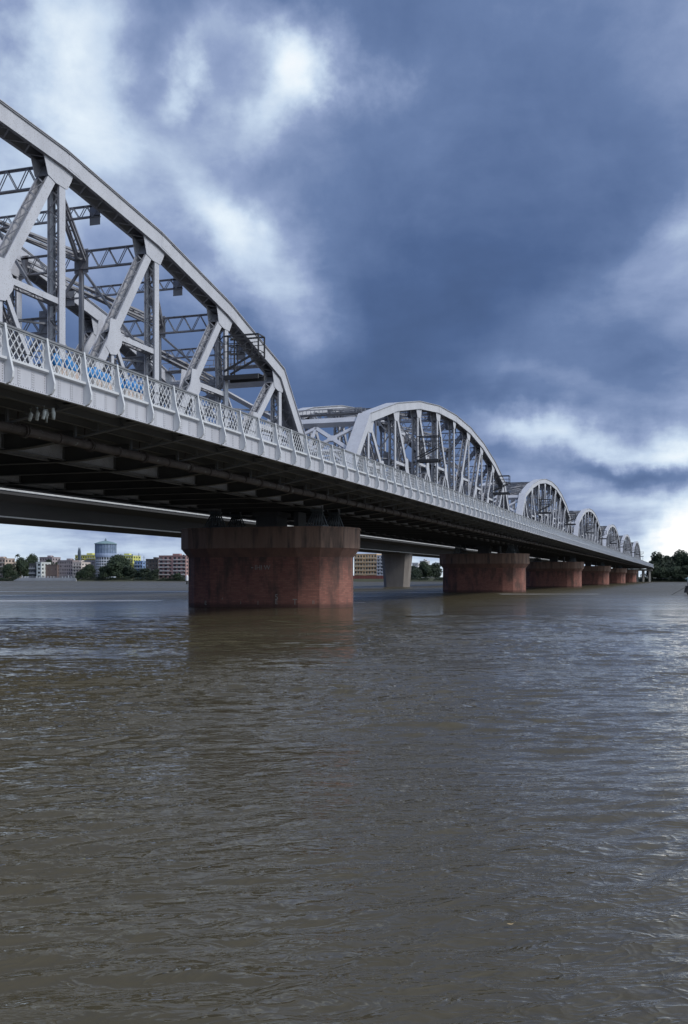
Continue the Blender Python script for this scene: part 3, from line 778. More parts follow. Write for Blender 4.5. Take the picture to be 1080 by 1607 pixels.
def make_pier2():
    R = thing('concrete_bridge_pier', (-95.6, 0, 0), 'x', 'bridge pier', 'tapered concrete piers of the second bridge')
    mb = MB()
    def ring(w, t, z): return [(-w, -t + 1.2, z), (-w + 1.2, -t, z), (w - 1.2, -t, z), (w, -t + 1.2, z), (w, t - 1.2, z), (w - 1.2, t, z), (-w + 1.2, t, z), (-w, t - 1.2, z)]
    rings = [ring(3.9, 2.4, -5), ring(4.0, 2.4, .8), ring(4.7, 2.7, 9.8), ring(4.7, 2.7, 10.697)]
    n = 8; v = sum(rings, []); f = [tuple(range(8))[::-1], tuple(range(24, 32))]
    for r in range(3): f += [(r * n + i, r * n + (i + 1) % n, (r + 1) * n + (i + 1) % n, (r + 1) * n + i) for i in range(n)]
    mb.poly(v, f); mb.build('shaft', mat('weathered pier concrete', (.30, .27, .25), .85, var=.5, vscale=.35, dark=(.15, .13, .125), stretch=(1, 1, .3)), R)
    return R
p2 = make_pier2()

for k, (Y, l) in enumerate(((297, 'tapered concrete pier of the second bridge, in the gap right of the widest brick pier'),
                            (187, 'tapered concrete pier of the second bridge, behind the widest brick pier'),
                            (407, 'tapered concrete pier of the second bridge, behind the second brick pier'))):
    o = p2 if k == 0 else copy_tree(p2)
    o.location = (-89.8, Y, 0); o['label'] = l

# ================================================================ WATER
rng = np.random.default_rng(7)
def water():
    tA = np.concatenate([np.arange(-52, 24, .13), np.arange(24, 308, 4.0)])      # degrees from +Y towards +X
    tA = np.radians(tA)
    r = [1.2]
    while r[-1] < 3800:
        q = r[-1]
        r.append(q * (1.0032 if 5 < q < 75 else (1.012 if q < 200 else (1.03 if q > 5 else 1.1))))
    r = np.array(r); nr, na = len(r), len(tA)
    RR, AA = np.meshgrid(r, tA, indexing='ij')
    X = RR * np.sin(AA); Y = RR * np.cos(AA)
    Z = np.zeros_like(X)
    dr = RR * .0032
    dr = np.where(RR > 75, RR * .012, dr)
    base = atan2(cos(YAW), -sin(YAW)) + radians(8)      # travel direction of the ripples
    # patches of rougher and calmer water
    ph = rng.uniform(0, 6.28, 12)
    env = np.zeros_like(X)
    for i in range(6):
        a = rng.uniform(0, pi); L = rng.uniform(7, 26)
        env += np.sin((X * cos(a) + Y * sin(a)) * 2 * pi / L + ph[i])
    env = np.clip(.95 + env * .22, .30, 1.6)
    wx = .35 * np.sin(X * .9 + ph[6]) + .3 * np.sin(Y * .7 + X * .3 + ph[7]); wy = .35 * np.sin(Y * 1.1 + ph[8]) + .25 * np.sin(X * .6 - Y * .4 + ph[9])
    for i in range(84):
        lam = .26 * (4.2 / .26) ** ((i + rng.uniform()) / 84)
        a = base + rng.normal(0, radians(21 if lam < 1.3 else 26))
        k = 2 * pi / lam
        fade = np.clip((lam / np.maximum(dr, .02) - 2.3) / 2.0, 0, 1)
        if lam > 1.3: fade = fade * (.30 + .85 * np.clip((RR - 12) / 28, 0, 1))
        amp = lam * .0030 * (.55 + 1.35 * exp(-(math.log(lam / .56) / .55) ** 2))
        p = k * ((X + wx * .5) * cos(a) + (Y + wy * .5) * sin(a)) + rng.uniform(0, 6.28)
        s_ = np.sin(p)
        Z += amp * fade * env * (s_ + .25 * np.cos(2 * p))
    V = np.stack([X, Y, Z], -1).reshape(-1, 3)
    idx = np.arange(nr * na).reshape(nr, na)
    nx = np.roll(idx, -1, axis=1)
    q = np.stack([idx[:-1], nx[:-1], nx[1:], idx[1:]], -1).reshape(-1, 4)[:, ::-1]
    c = len(V); V = np.vstack([V, [[0, 0, 0]]])
    tri = np.stack([idx[0], nx[0], np.full(na, c)], -1)
    me = bpy.data.meshes.new('river_water')
    nq, ntg = len(q), len(tri)
    me.vertices.add(len(V)); me.vertices.foreach_set('co', V.astype(np.float32).ravel())
    loops = np.concatenate([q.ravel(), tri.ravel()])
    me.loops.add(len(loops)); me.loops.foreach_set('vertex_index', loops.astype(np.int32))
    me.polygons.add(nq + ntg)
    st = np.concatenate([np.arange(nq) * 4, nq * 4 + np.arange(ntg) * 3])
    me.polygons.foreach_set('loop_start', st.astype(np.int32))
    me.polygons.foreach_set('use_smooth', np.ones(nq + ntg, bool))
    me.update(calc_edges=True); me.validate()
    m = bpy.data.materials.new('muddy river water'); m.use_nodes = True
    t = m.node_tree; b = t.nodes['Principled BSDF']
    g = N(t, 'ShaderNodeNewGeometry')
    rot = N(t, 'ShaderNodeMapping', inp={0: g.outputs['Position'], 2: (0, 0, -YAW + radians(-5))})
    n0 = N(t, 'ShaderNodeTexNoise', inp={'Vector': rot.outputs[0], 'Scale': .12, 'Detail': 3.0})
    c0 = N(t, 'ShaderNodeMixRGB', inp={0: n0.outputs[0], 1: (.074, .062, .037, 1), 2: (.096, .082, .055, 1)})
    b.inputs['IOR'].default_value = 1.333
    def layer(sx, sy, scale, det, dist, rough=.5):
        mp_ = N(t, 'ShaderNodeMapping', inp={0: rot.outputs[0], 3: (sx, sy, 1)})
        return N(t, 'ShaderNodeTexNoise', inp={'Vector': mp_.outputs[0], 'Scale': scale, 'Detail': det, 'Roughness': rough, 'Distortion': dist}).outputs[0]
    w1 = layer(.60, 1.15, 1.7, 3.0, .6)
    w2 = layer(.62, 1.15, 4.2, 2.0, .9)
    w3 = layer(.55, 1.15, 12.0, 2.0, .8)
    def ridge(x, p=2.2):      # sharp crests
        a_ = M_(t, 'SUBTRACT', 1.0, M_(t, 'MULTIPLY', M_(t, 'ABSOLUTE', M_(t, 'SUBTRACT', x, .5)), 2.6), clamp=True)
        return M_(t, 'POWER', a_, p)
    pm = N(t, 'ShaderNodeTexNoise', inp={'Vector': rot.outputs[0], 'Scale': .13, 'Detail': 2.5})
    patch = N(t, 'ShaderNodeMapRange', inp={0: pm.outputs[0], 1: .38, 2: .60, 3: .30, 4: 1.2})
    sp = N(t, 'ShaderNodeSeparateXYZ', inp={0: rot.outputs[0]})
    # calm current slicks lying across the stream
    sl_ = N(t, 'ShaderNodeCombineXYZ', inp={0: M_(t, 'MULTIPLY', sp.outputs[0], .010), 1: M_(t, 'MULTIPLY', sp.outputs[1], .085), 2: 3.7})
    sn = N(t, 'ShaderNodeTexNoise', inp={'Vector': sl_.outputs[0], 'Scale': 1.0, 'Detail': 3.0})
    far = N(t, 'ShaderNodeMapRange', inp={0: sp.outputs[1], 1: 70.0, 2: 110.0})
    slick = N(t, 'ShaderNodeMapRange', inp={0: sn.outputs[0], 1: .60, 2: .64, 3: 1.0, 4: .45})
    slk = N(t, 'ShaderNodeMixRGB', inp={0: far.outputs[0], 1: (1, 1, 1, 1), 2: slick.outputs[0]})
    h = M_(t, 'ADD', M_(t, 'MULTIPLY', ridge(w1), .024), M_(t, 'MULTIPLY', ridge(w2), .013))
    h = M_(t, 'ADD', h, M_(t, 'MULTIPLY', w3, .0028))
    h = M_(t, 'ADD', h, M_(t, 'MULTIPLY', w1, .03))
    h = M_(t, 'MULTIPLY', h, patch.outputs[0])
    h = M_(t, 'MULTIPLY', h, slk.outputs[0])
    fb = N(t, 'ShaderNodeMapRange', inp={0: sp.outputs[1], 1: 40.0, 2: 170.0, 3: 1.0, 4: 4.0})
    h = M_(t, 'MULTIPLY', h, fb.outputs[0])
    bp = N(t, 'ShaderNodeBump', inp={'Strength': 1.0, 'Distance': .68, 'Height': h})
    t.links.new(bp.outputs[0], b.inputs['Normal'])
    # broken pale lines mixed into the base colour across the stream
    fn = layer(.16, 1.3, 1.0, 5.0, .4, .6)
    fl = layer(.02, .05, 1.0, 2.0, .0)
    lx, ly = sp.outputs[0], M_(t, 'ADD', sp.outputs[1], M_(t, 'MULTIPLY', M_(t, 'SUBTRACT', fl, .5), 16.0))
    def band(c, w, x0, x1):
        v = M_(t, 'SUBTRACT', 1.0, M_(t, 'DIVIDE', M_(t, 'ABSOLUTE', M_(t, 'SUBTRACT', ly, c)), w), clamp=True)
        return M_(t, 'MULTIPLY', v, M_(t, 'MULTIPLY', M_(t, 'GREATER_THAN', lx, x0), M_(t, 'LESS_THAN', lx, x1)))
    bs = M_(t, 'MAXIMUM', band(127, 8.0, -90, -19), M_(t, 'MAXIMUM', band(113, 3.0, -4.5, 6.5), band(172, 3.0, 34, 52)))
    pale_streak = M_(t, 'MULTIPLY', M_(t, 'MULTIPLY', M_(t, 'SUBTRACT', M_(t, 'ADD', fn, M_(t, 'MULTIPLY', bs, .30)), .60), 5.0, clamp=True), M_(t, 'GREATER_THAN', bs, .01))
    cf = N(t, 'ShaderNodeMixRGB', inp={0: pale_streak, 1: c0.outputs[0], 2: (.62, .62, .64, 1)})
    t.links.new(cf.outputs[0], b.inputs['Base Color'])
    rg = N(t, 'ShaderNodeMapRange', inp={0: sp.outputs[1], 1: 45.0, 2: 190.0, 3: .02, 4: .42})
    t.links.new(M_(t, 'MULTIPLY', rg.outputs[0], slk.outputs[0]), b.inputs['Roughness'])
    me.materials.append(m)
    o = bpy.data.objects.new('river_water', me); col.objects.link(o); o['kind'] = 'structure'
water()

# ================================================================ FAR BANK
BANK = 752.0
mland = mat('bank earth and grass', (.07, .075, .045), .95, var=.5, vscale=.05, dark=(.04, .04, .03))
mb = MB()
xs_ = [-3500 + 50 * i for i in range(100)]
random.seed(11)
rows = []
edge = [BANK + random.uniform(-3, 3) for _ in xs_]
for (dy_, z) in ((-4, -3), (0, .3), (5, 2.2), (40, 3.0), (400, 4), (3800, 6)):
    rows.append([(x, e + dy_, z) for x, e in zip(xs_, edge)])
n = len(xs_); v = sum(rows, [])
mb.poly(v, [(r * n + i, r * n + i + 1, (r + 1) * n + i + 1, (r + 1) * n + i) for r in range(len(rows) - 1) for i in range(n - 1)])
mb.build('far_riverbank', mland)['kind'] = 'structure'

def flat(name, c, **k): return mat(name, c, .85, var=k.get('var', .35), vscale=k.get('vs', .25), dark=tuple(v * .55 for v in c), stretch=(1, 1, .3))
PANE = mat('dark window glass', (.03, .035, .045), .2)
FRAME = flat('window shade', (.3, .3, .3))
def building(name, label, px0, px1, py, Yf, floors, bays, cwall, cband=None, dep=14, balcony=True, tank=True, win=(.5, .5), ctop=None, parapet=1.0, base_z=2.2, bandside=True, openf=None, cat='building'):
    x0, x1 = X_at(px0, Yf), X_at(px1, Yf)
    ztop = Z_at(py, (x0 + x1) / 2, Yf)
    R = thing(name, ((x0 + x1) / 2, Yf, base_z), label, cat)
    W = x1 - x0; H = ztop - base_z - parapet
    fh = H / floors; bw = W / bays
    cwall = tuple(min(.8, v * 1.2 + .04) for v in cwall) if max(cwall) > .25 else cwall
    mw = flat(name + ' wall', cwall); mband = flat(name + ' band', cband) if cband else mw
    mb = MB(); X0 = -W / 2
    nb2 = max(2, int(dep / 4.5)); bw2 = dep / nb2
    def facade(side):
        nb = bays if side == 'f' else nb2; b_ = bw if side == 'f' else bw2
        for f in range(floors):
            for k in range(nb):
                a0 = k * b_; a1 = a0 + b_; w0 = a0 + b_ * (1 - win[0]) / 2; w1 = a1 - b_ * (1 - win[0]) / 2
                z0 = f * fh; z1 = z0 + fh; v0 = z0 + fh * (.30); v1 = v0 + fh * win[1]
                def P(a, z, d=0): return (X0 + a, d, z) if side == 'f' else (W / 2 - d, a, z)
                o = [P(a0, z0), P(a1, z0), P(a1, z1), P(a0, z1), P(w0, v0), P(w1, v0), P(w1, v1), P(w0, v1), P(w0, v0, .3), P(w1, v0, .3), P(w1, v1, .3), P(w0, v1, .3)]
                mb.poly(o, [(0, 1, 5, 4), (1, 2, 6, 5), (2, 3, 7, 6), (3, 0, 4, 7), (4, 5, 9, 8), (5, 6, 10, 9), (6, 7, 11, 10), (7, 4, 8, 11)])
    facade('f'); facade('s')
    mb.poly([(X0, 0, 0), (X0, dep, 0), (X0, dep, H), (X0, 0, H), (-X0, dep, H), (-X0, dep, 0)], [(0, 3, 2, 1), (1, 2, 4, 5)])
    mb.build('wall', mw, R)
    mb = MB(); mb.box(X0 - .15, -X0 + .15, -.15, dep + .15, H + .002, H + .25); mb.box(X0 - .1, -X0 + .1, -.1, .15, H + .252, H + parapet); mb.box(-X0 - .15, -X0 + .1, .152, dep, H + .252, H + parapet)
    mb.build('roof', flat(name + ' roof', ctop or tuple(v * .8 for v in cwall)), R)
    random.seed(hash(label) % 1000 if False else len(label) * 7 + int(px0))
    for f in range(floors):
        for k in range(bays):
            cx = X0 + (k + .5) * bw; w = bw * win[0] / 2 - .01; z = f * fh + fh * .30; hh = fh * win[1]
            mb = MB(); mb.box(cx - w, cx + w, .22, .29, z + .01, z + hh - .01); mb.box(cx - .05, cx + .05, .14, .21, z + .01, z + hh - .01, 1)
            if random.random() < .35: mb.box(cx - w, cx + w * random.uniform(-.2, .9), .16, .215, z + .02, z + hh * random.uniform(.5, .95), 1)
            mb.build('window', [PANE, FRAME], R)
        for k in range(nb2):
            cy = (k + .5) * bw2; w = bw2 * win[0] / 2 - .01; z = f * fh + fh * .30; hh = fh * win[1]
            mb = MB(); mb.box(W / 2 - .29, W / 2 - .22, cy - w, cy + w, z + .01, z + hh - .01); mb.build('window', PANE, R)
        if balcony and f > 0:
            z = f * fh
            spans_ = [(X0 + .3, X0 + W * .42), (X0 + W * .55, -X0 - .3)] if bays > 3 else [(X0 + .3, -X0 - .3)]
            mb = MB()
            for a, b_ in spans_:
                mb.box(a, b_, -1.3, -.003, z - .1, z + .08); mb.box(a, b_, -1.32, -1.22, z + .082, z + fh * .30)
            mb.build('balcony', mband, R)
    if tank:
        mb = MB(); tx = X0 + W * .55; mb.box(tx - W * .13, tx + W * .13, dep * .3, dep * .6, H + .252, H + 2.6 if H > 12 else H + 1.8); mb.build('stair_head', mw, R)
        mb = MB(); mb.tube([(tx + W * .25, dep * .4, H + .26), (tx + W * .25, dep * .4, H + 1.7)], .8, 10); mb.build('water_tank', MT['dark'], R)
    return R
building('apartment_block', 'pinkish cream building at the far left edge of the far bank', -14, 8, 876, 775, 5, 5, (.46, .36, .31), (.55, .5, .46))
building('low_house', 'low cream house behind the leftmost trees, beside the pinkish building', 8, 22, 881, 800, 4, 4, (.50, .46, .38), balcony=False, tank=False)
building('old_house', 'dull pink flat roofed house behind the dark trees, upper left', 62, 82, 874, 850, 6, 5, (.34, .28, .30), balcony=False)
building('dark_house', 'small dark house with a pale ground floor left of the narrow white tower house', 46, 57, 884, 768, 3, 3, (.13, .13, .14), (.45, .45, .47))
building('narrow_house', 'narrow pale cyan house standing taller than the brick shed beside it', 57.5, 65, 882, 764, 4, 1, (.60, .70, .74), balcony=False, tank=False)
building('brick_shed', 'plain brown brick warehouse with few windows, left of the grey pink flats', 67, 90, 886, 770, 2, 4, (.23, .17, .155), win=(.2, .25), balcony=False, tank=False)
building('grey_flats', 'grey pink block of flats between the brick warehouse and the cream flats', 90.5, 114, 879, 772, 5, 7, (.30, .25, .26), (.34, .30, .31), balcony=False)
building('cream_flats', 'cream block of flats with balconies, left of the dark trees and blue tower', 114.5, 128, 882, 766, 5, 3, (.62, .54, .50), (.7, .64, .6))
building('back_flats', 'greyish flats half hidden behind cream flats, left of the blue tower', 128, 148, 879, 800, 5, 5, (.36, .33, .35), balcony=False, tank=False)
building('yellow_building', 'bright yellow building with white bands rising left of the blue round tower', 118, 152, 870.5, 830, 7, 9, (.62, .58, .12), (.7, .68, .5), balcony=True, tank=True, ctop=(.7, .7, .5))
building('yellow_block', 'yellow green building with pale roof right of the blue round tower', 178, 209, 871, 840, 7, 8, (.60, .60, .16), (.75, .76, .6), ctop=(.68, .72, .62))
building('yellow_house', 'small yellow house under the blue house, beside the big tree', 203, 213, 885, 790, 4, 2, (.60, .55, .14), balcony=False, tank=False)
building('blue_house', 'light blue house above the riverside bushes, right of the big tree', 211, 224, 880, 780, 5, 3, (.25, .38, .66), (.5, .58, .7), tank=False)
building('brown_house', 'dark brown old house with a stepped roof, left of the pink and white flats', 229, 248, 877, 785, 5, 4, (.12, .105, .10), balcony=False)
building('pink_flats', 'pink and white six storey flats just left of the widest brick pier', 249.5, 292, 871.5, 768, 6, 6, (.36, .21, .20), (.66, .62, .62), win=(.55, .5))
building('orange_flats', 'orange and cream block of flats seen through the gap right of the widest pier', 556, 591, 869, 768, 6, 8, (.66, .44, .25), (.70, .56, .40), win=(.6, .5), tank=False, parapet=.6)
building('white_flats', 'whitish flats joined to the orange block, beside the concrete pier', 591.5, 612, 871, 768, 7, 4, (.55, .57, .62), (.62, .62, .66), tank=False, parapet=.6)
building('white_house', 'small white house among the trees seen right of the concrete pier', 647, 656, 883, 800, 5, 3, (.60, .60, .62), balcony=False, tank=False)
building('hill_house', 'pale rooftop block poking out of the trees near the second brick pier', 659, 668, 880, 830, 6, 3, (.50, .50, .52), balcony=False, tank=True)
# red brown compound wall below the orange flats
R = tag(MB().build('compound_wall', MT['brick']), 'low red brown compound wall under the orange flats', 'wall')
bpy.data.objects.remove(R)
mb = MB(); xa, xb = X_at(552, 757), X_at(640, 757)
mb.box(xa, xb, 757, 757.5, 0, 4.6); mb.box(xa, xb, 756.9, 757.6, 4.6, 4.9)
for k in range(22): mb.box(xa + k * 2.2, xa + k * 2.2 + .4, 756.8, 756.99, 0, 4.598)
tag(mb.build('compound_wall', mat('red brown wall', (.30, .10, .085), .85, var=.4, vscale=.6)), 'low red brown compound wall under the orange flats', 'wall')

# blue round tower
def tower():
    Yt = 800; xc = X_at(166, Yt); s = depth(xc, Yt) / FPX
    rw = 15.0 * s; rt = 16.6 * s
    zt = lambda p: Z_at(p, xc, Yt)
    R = thing('round_tower', (xc, Yt, 0), 'blue round tower with a glazed drum and shallow domed roof, tallest on the far bank', 'tower')
    mw = flat('tower blue', (.30, .42, .60)); mwh = flat('tower white', (.66, .70, .78))
    mb = MB(); n = 24
    mb.tube([(0, 0, 1.5), (0, 0, zt(874))], rw, n); mb.build('wall', mw, R)
    mb = MB()
    for k in range(n):
        a = 2 * pi * (k + .5) / n
        mb.bar((rw * 1.0 * cos(a), rw * sin(a), 2), (rw * cos(a), rw * sin(a), zt(875)), .55, .5, side=(-sin(a), cos(a), 0))
    for f in range(7):
        z = 4 + f * (zt(876) - 4) / 7
        mb.tube([(0, 0, z), (0, 0, z + .9)], rw * 1.012, n)
    mb.build('white_frame', mwh, R)
    for k in range(n):
        for f in range(7):
            a = 2 * pi * k / n
            if sin(a) > .3: continue
            z = 4 + f * (zt(876) - 4) / 7 + 1.3; q = MB()
            d = Vector((cos(a), sin(a), 0)); tt = Vector((-sin(a), cos(a), 0)); c = d * (rw * .992 + .02)
            q.bar(c + Vector((0, 0, z)), c + Vector((0, 0, z + 2.2)), 1.7, .12, side=tt)
            q.build('window', PANE, R)
    mb = MB(); mb.tube([(0, 0, zt(874.5)), (0, 0, zt(872)), (0, 0, zt(868.5))], [rw * 1.02, rw * 1.08, rt * 1.0], n); mb.build('collar', flat('tower collar', (.42, .52, .74)), R)
    mb = MB(); mb.tube([(0, 0, zt(868.4)), (0, 0, zt(854))], rt * .96, n); mb.build('glass_drum', mat('blue drum glass', (.16, .22, .34), .25, var=.4, vscale=.3, dark=(.38, .46, .62)), R)
    mb = MB()
    for k in range(n):
        a = 2 * pi * k / n
        mb.bar((rt * .97 * cos(a), rt * .97 * sin(a), zt(868.4)), (rt * .97 * cos(a), rt * .97 * sin(a), zt(853)), .25, .3, side=(-sin(a), cos(a), 0))
    mb.tube([(0, 0, zt(861.5)), (0, 0, zt(861))], rt * .985, n); mb.build('drum_frame', flat('drum frame', (.2, .28, .36)), R)
    mb = MB(); mb.tube([(0, 0, zt(854)), (0, 0, zt(853)), (0, 0, zt(850.5)), (0, 0, zt(849)), (0, 0, zt(848.6))], [rt * 1.05, rt * 1.03, rt * .62, rt * .25, .3], n)
    mb.build('dome_roof', flat('tower roof', (.20, .30, .33)), R)
    mb = MB(); mb.tube([(0, 0, zt(848.7)), (0, 0, zt(847)), (0, 0, zt(844.5))], [1.0, .9, .1], 8); mb.build('finial', flat('finial', (.2, .26, .3)), R)
tower()
# twin temple spires / masts behind the yellow building
R = thing('twin_spire', (X_at(128.5, 825), 825, 2), 'slim dark twin spire rising in front of the yellow building', 'spire')
s = depth(X_at(128, 825), 825) / FPX; H = Z_at(859, X_at(128, 825), 825) - 2
for dx_ in (-1.1 * s, 1.1 * s):
    mb = MB(); mb.tube([(dx_, -4, 0), (dx_, -4, H * .86), (dx_, -4, H)], [1.3, 1.0, .15], 8); mb.build('shaft', flat('spire grey', (.13, .17, .22)), R)
for px, py, Y, l in ((218, 868, 800, 'thin antenna mast on the roof beside the blue house'), (226, 872, 810, 'short antenna mast between the blue and brown houses')):
    mb = MB(); X = X_at(px, Y); zt_ = Z_at(py, X, Y); mb.tube([(X, Y, 2), (X, Y, zt_)], .22, 6); mb.bar((X - 1.5, Y, zt_ - 2), (X + 1.5, Y, zt_ - 2), .15, .15)
    tag(mb.build('antenna_mast', MT['dark']), l, 'mast')
# ghat wall with railings on the left
R = thing('river_ghat', (X_at(65, 751), 751, 0), 'pale landing wall with steps and white railing posts along the left bank', 'landing')
x0, x1 = X_at(24, 750) - X_at(65, 751), X_at(122, 750) - X_at(65, 751)
mg = flat('ghat concrete', (.42, .43, .45))
mb = MB()
for k, (z0, z1) in enumerate(((-1, 1.0), (-1, 1.7), (-1, 2.4), (-1, 3.0))): mb.box(x0 + k, x1 - k, -3 + k * 1.0, -3 + (k + 1) * 1.0 - .002, z0, z1)
mb.build('steps', mg, R)
k = 0; x = x0 + 6
while x < x1 - 4:
    if (k % 9) not in (3, 4):
        mb = MB(); mb.box(x - .35, x + .35, .6, 1.2, 1.5, 5.2 if k % 4 == 0 else 4.4); mb.build('railing_post', flat('ghat white', (.62, .63, .66)), R)
    x += 3.1; k += 1
mb = MB(); mb.box(x0 + 8, x1 - 6, .8, 1.0, 4.0, 4.2); mb.box(x0 + 8, x1 - 6, .8, 1.0, 3.2, 3.35); mb.build('rail', mg, R)

# ---------------------------------------------------------------- trees
def leaf_mat(name, c, d):
    m = bpy.data.materials.new(name); m.use_nodes = True
    t = m.node_tree; b = t.nodes['Principled BSDF']; b.inputs['Roughness'].default_value = .7
    g = N(t, 'ShaderNodeNewGeometry'); nz = N(t, 'ShaderNodeTexNoise', inp={'Vector': g.outputs['Position'], 'Scale': .35, 'Detail': 3.0})
    rr = N(t, 'ShaderNodeMapRange', inp={0: nz.outputs[0], 1: .35, 2: .65})
    mx = N(t, 'ShaderNodeMixRGB', inp={0: M_(t, 'ADD', M_(t, 'MULTIPLY', rr.outputs[0], .7), M_(t, 'MULTIPLY', g.outputs['Random Per Island'], .3)), 1: (*c, 1), 2: (*d, 1)})
    t.links.new(mx.outputs[0], b.inputs['Base Color']); return m
LM = [leaf_mat('dark leaves', (.014, .026, .018), (.034, .054, .028)), leaf_mat('mid leaves', (.018, .034, .020), (.044, .068, .032))]
BARK = mat('bark', (.07, .055, .045), .9)
def tree_proto(seed, w, h, nl, leaf=.9, lobes=9):
    rnd = random.Random(seed)
    R = thing('tree', (0, 0, 0), 'x', 'tree', 'trees on the far bank')
    mb = MB(); mb.tube([(0, 0, 0), (.3, .1, h * .3), (0, .2, h * .62)], [.55, .42, .2], 7)
    L = []
    for k in range(lobes):
        a = rnd.uniform(0, 2 * pi); q = rnd.uniform(.12, .36) * w
        z = h * rnd.uniform(.20, .86); rr = w * rnd.uniform(.19, .30) * (1.15 - .35 * z / h)
        c = Vector((cos(a) * q * (1.25 - .8 * z / h), sin(a) * q * (1.25 - .8 * z / h), z)); L.append((c, rr))
        mb.tube([(0, .1, h * rnd.uniform(.2, .45)), tuple(c * .6 + Vector((0, 0, z * .35))), tuple(c)], [.2, .13, .05], 5)
    L.append((Vector((0, 0, h * .60)), w * .30))
    mb.build('trunk', BARK, R)
    mb = MB()
    for i in range(nl):
        c, rr = L[rnd.randrange(len(L))]
        d = Vector((rnd.gauss(0, 1), rnd.gauss(0, 1), rnd.gauss(0, 1))).normalized()
        p = c + Vector((d.x, d.y, d.z * .8)) * rr * (rnd.random() ** .30) * rnd.uniform(.9, 1.12)
        if p.z < h * .12: continue
        nn_ = (d + Vector((rnd.gauss(0, .6), rnd.gauss(0, .6), rnd.gauss(0, .6) + .3))).normalized()
        u = nn_.orthogonal().normalized(); v_ = nn_.cross(u); s_ = leaf * rnd.uniform(.5, 1.2)
        a = rnd.uniform(0, 6.28); u, v_ = u * cos(a) + v_ * sin(a), v_ * cos(a) - u * sin(a)
        mb.poly([p - u * s_ * .5, p + v_ * s_ * .32, p + u * s_ * .5, p - v_ * s_ * .32], [(0, 1, 2, 3)])
    mb.build('crown', LM[seed % 2], R)
    return R
protos = [tree_proto(10, 15, 15, 6500, 1.15, 12), tree_proto(21, 17, 17, 8000, 1.2, 15), tree_proto(32, 12, 16, 5500, 1.1, 10), tree_proto(43, 20, 15, 8000, 1.2, 17)]
used = set()
# (px centre, py top, px width, Y, prototype, label)
T = [(12, 886, 22, 772, 3, 'broad dark tree in front of the pinkish building, far left'),
     (36, 876, 26, 790, 1, 'rounded dark tree left of the small dark house, below the palm'),
     (50, 872, 24, 800, 3, 'tall dark tree between the palm and the dull pink house'),
     (74, 878, 26, 815, 0, 'dark tree behind the brick warehouse roof'),
     (93, 882, 22, 830, 3, 'low tree just visible over the grey pink flats'),
     (138, 886, 24, 760, 1, 'conical dark tree between the cream flats and the blue tower'),
     (126, 897, 16, 756, 3, 'small low tree at the water below the cream flats'),
     (166, 890, 26, 757, 3, 'low tree at the foot of the blue tower'),
     (187, 872, 46, 764, 1, 'biggest round dark tree, covering the right side of the blue tower'),
     (205, 888, 26, 760, 0, 'dark tree between the big round tree and the blue house'),
     (228, 888, 24, 762, 2, 'tree below the blue and brown houses'),
     (243, 893, 20, 758, 0, 'bush like tree in front of the dark brown house'),
     (278, 900, 15, 756, 3, 'small dark tree in front of the pink and white flats'),
     (651, 888, 22, 765, 0, 'tree just right of the concrete pier, in front of the white house'),
     (668, 882, 26, 775, 1, 'dark tree in the middle of the gap before the second brick pier'),
     (683, 878, 26, 780, 2, 'tallest tree of the gap, touching the second brick pier'),
     (1033, 858, 27, 766, 2, 'tallest dark tree right of the end of the bridge'),
     (1024, 880, 20, 758, 0, 'low dark tree directly under the end of the deck'),
     (1050, 872, 26, 770, 0, 'dark tree between the tallest right bank tree and the broad one'),
     (1068, 865, 34, 775, 1, 'broad dark tree near the right edge of the picture'),
     (1088, 866, 30, 768, 3, 'tree cut off by the right edge of the picture'),
     (1058, 890, 30, 757, 3, 'low spreading tree at the waterline of the right bank'),
     (1082, 888, 28, 756, 1, 'low dark tree above the boat at the right edge'),
     (1036, 892, 24, 755, 3, 'low bushy tree at the waterline below the tallest right bank tree'),
     (1110, 868, 36, 780, 1, 'tree beyond the right edge, partly out of frame')]
BASEW = [15, 17, 12, 20]; BASEH = [15, 17, 16, 15]
for (px, py, pw, Y, pi_, lab) in T:
    if px > 1100: continue
    o = protos[pi_] if pi_ not in used else copy_tree(protos[pi_]); used.add(pi_)
    X = X_at(px, Y); h = Z_at(py, X, Y) - 1.8; w = pw * (1.3 if px > 1000 else 1.12) * depth(X, Y) / FPX
    o.location = (X, Y, 1.8); o.scale = (w / BASEW[pi_], w / BASEW[pi_], h / BASEH[pi_] * 1.02); o.rotation_euler.z = px * 1.7; o['label'] = lab
# palm
def palm(px, py, Y, label):
    X = X_at(px, Y); H = Z_at(py, X, Y) - 2 - 1.5
    R = thing('palm_tree', (X, Y, 2), label, 'palm'); rnd = random.Random(5)
    mb = MB(); mb.tube([(0, 0, 0), (.4, 0, H * .5), (.2, 0, H)], [.4, .3, .25], 7); mb.build('trunk', BARK, R)
    mb = MB()
    for k in range(26):
        a = rnd.uniform(0, 6.28); L = rnd.uniform(3.0, 4.2); e = rnd.uniform(-.3, 1.1); p = Vector((.2, 0, H)); d = Vector((cos(a) * cos(e), sin(a) * cos(e), sin(e)))
        for q in range(6):
            nx_ = p + d * L / 6; s_ = Vector((-sin(a), cos(a), 0)) * (.75 - .1 * q)
            mb.poly([p - s_, p + s_, nx_ + s_ * .85, nx_ - s_ * .85], [(0, 1, 2, 3)]); p = nx_; d = (d + Vector((0, 0, -.32))).normalized()
    mb.build('frond', LM[0], R)
palm(27, 869, 790, 'slim palm with a round tuft standing above the leftmost trees')
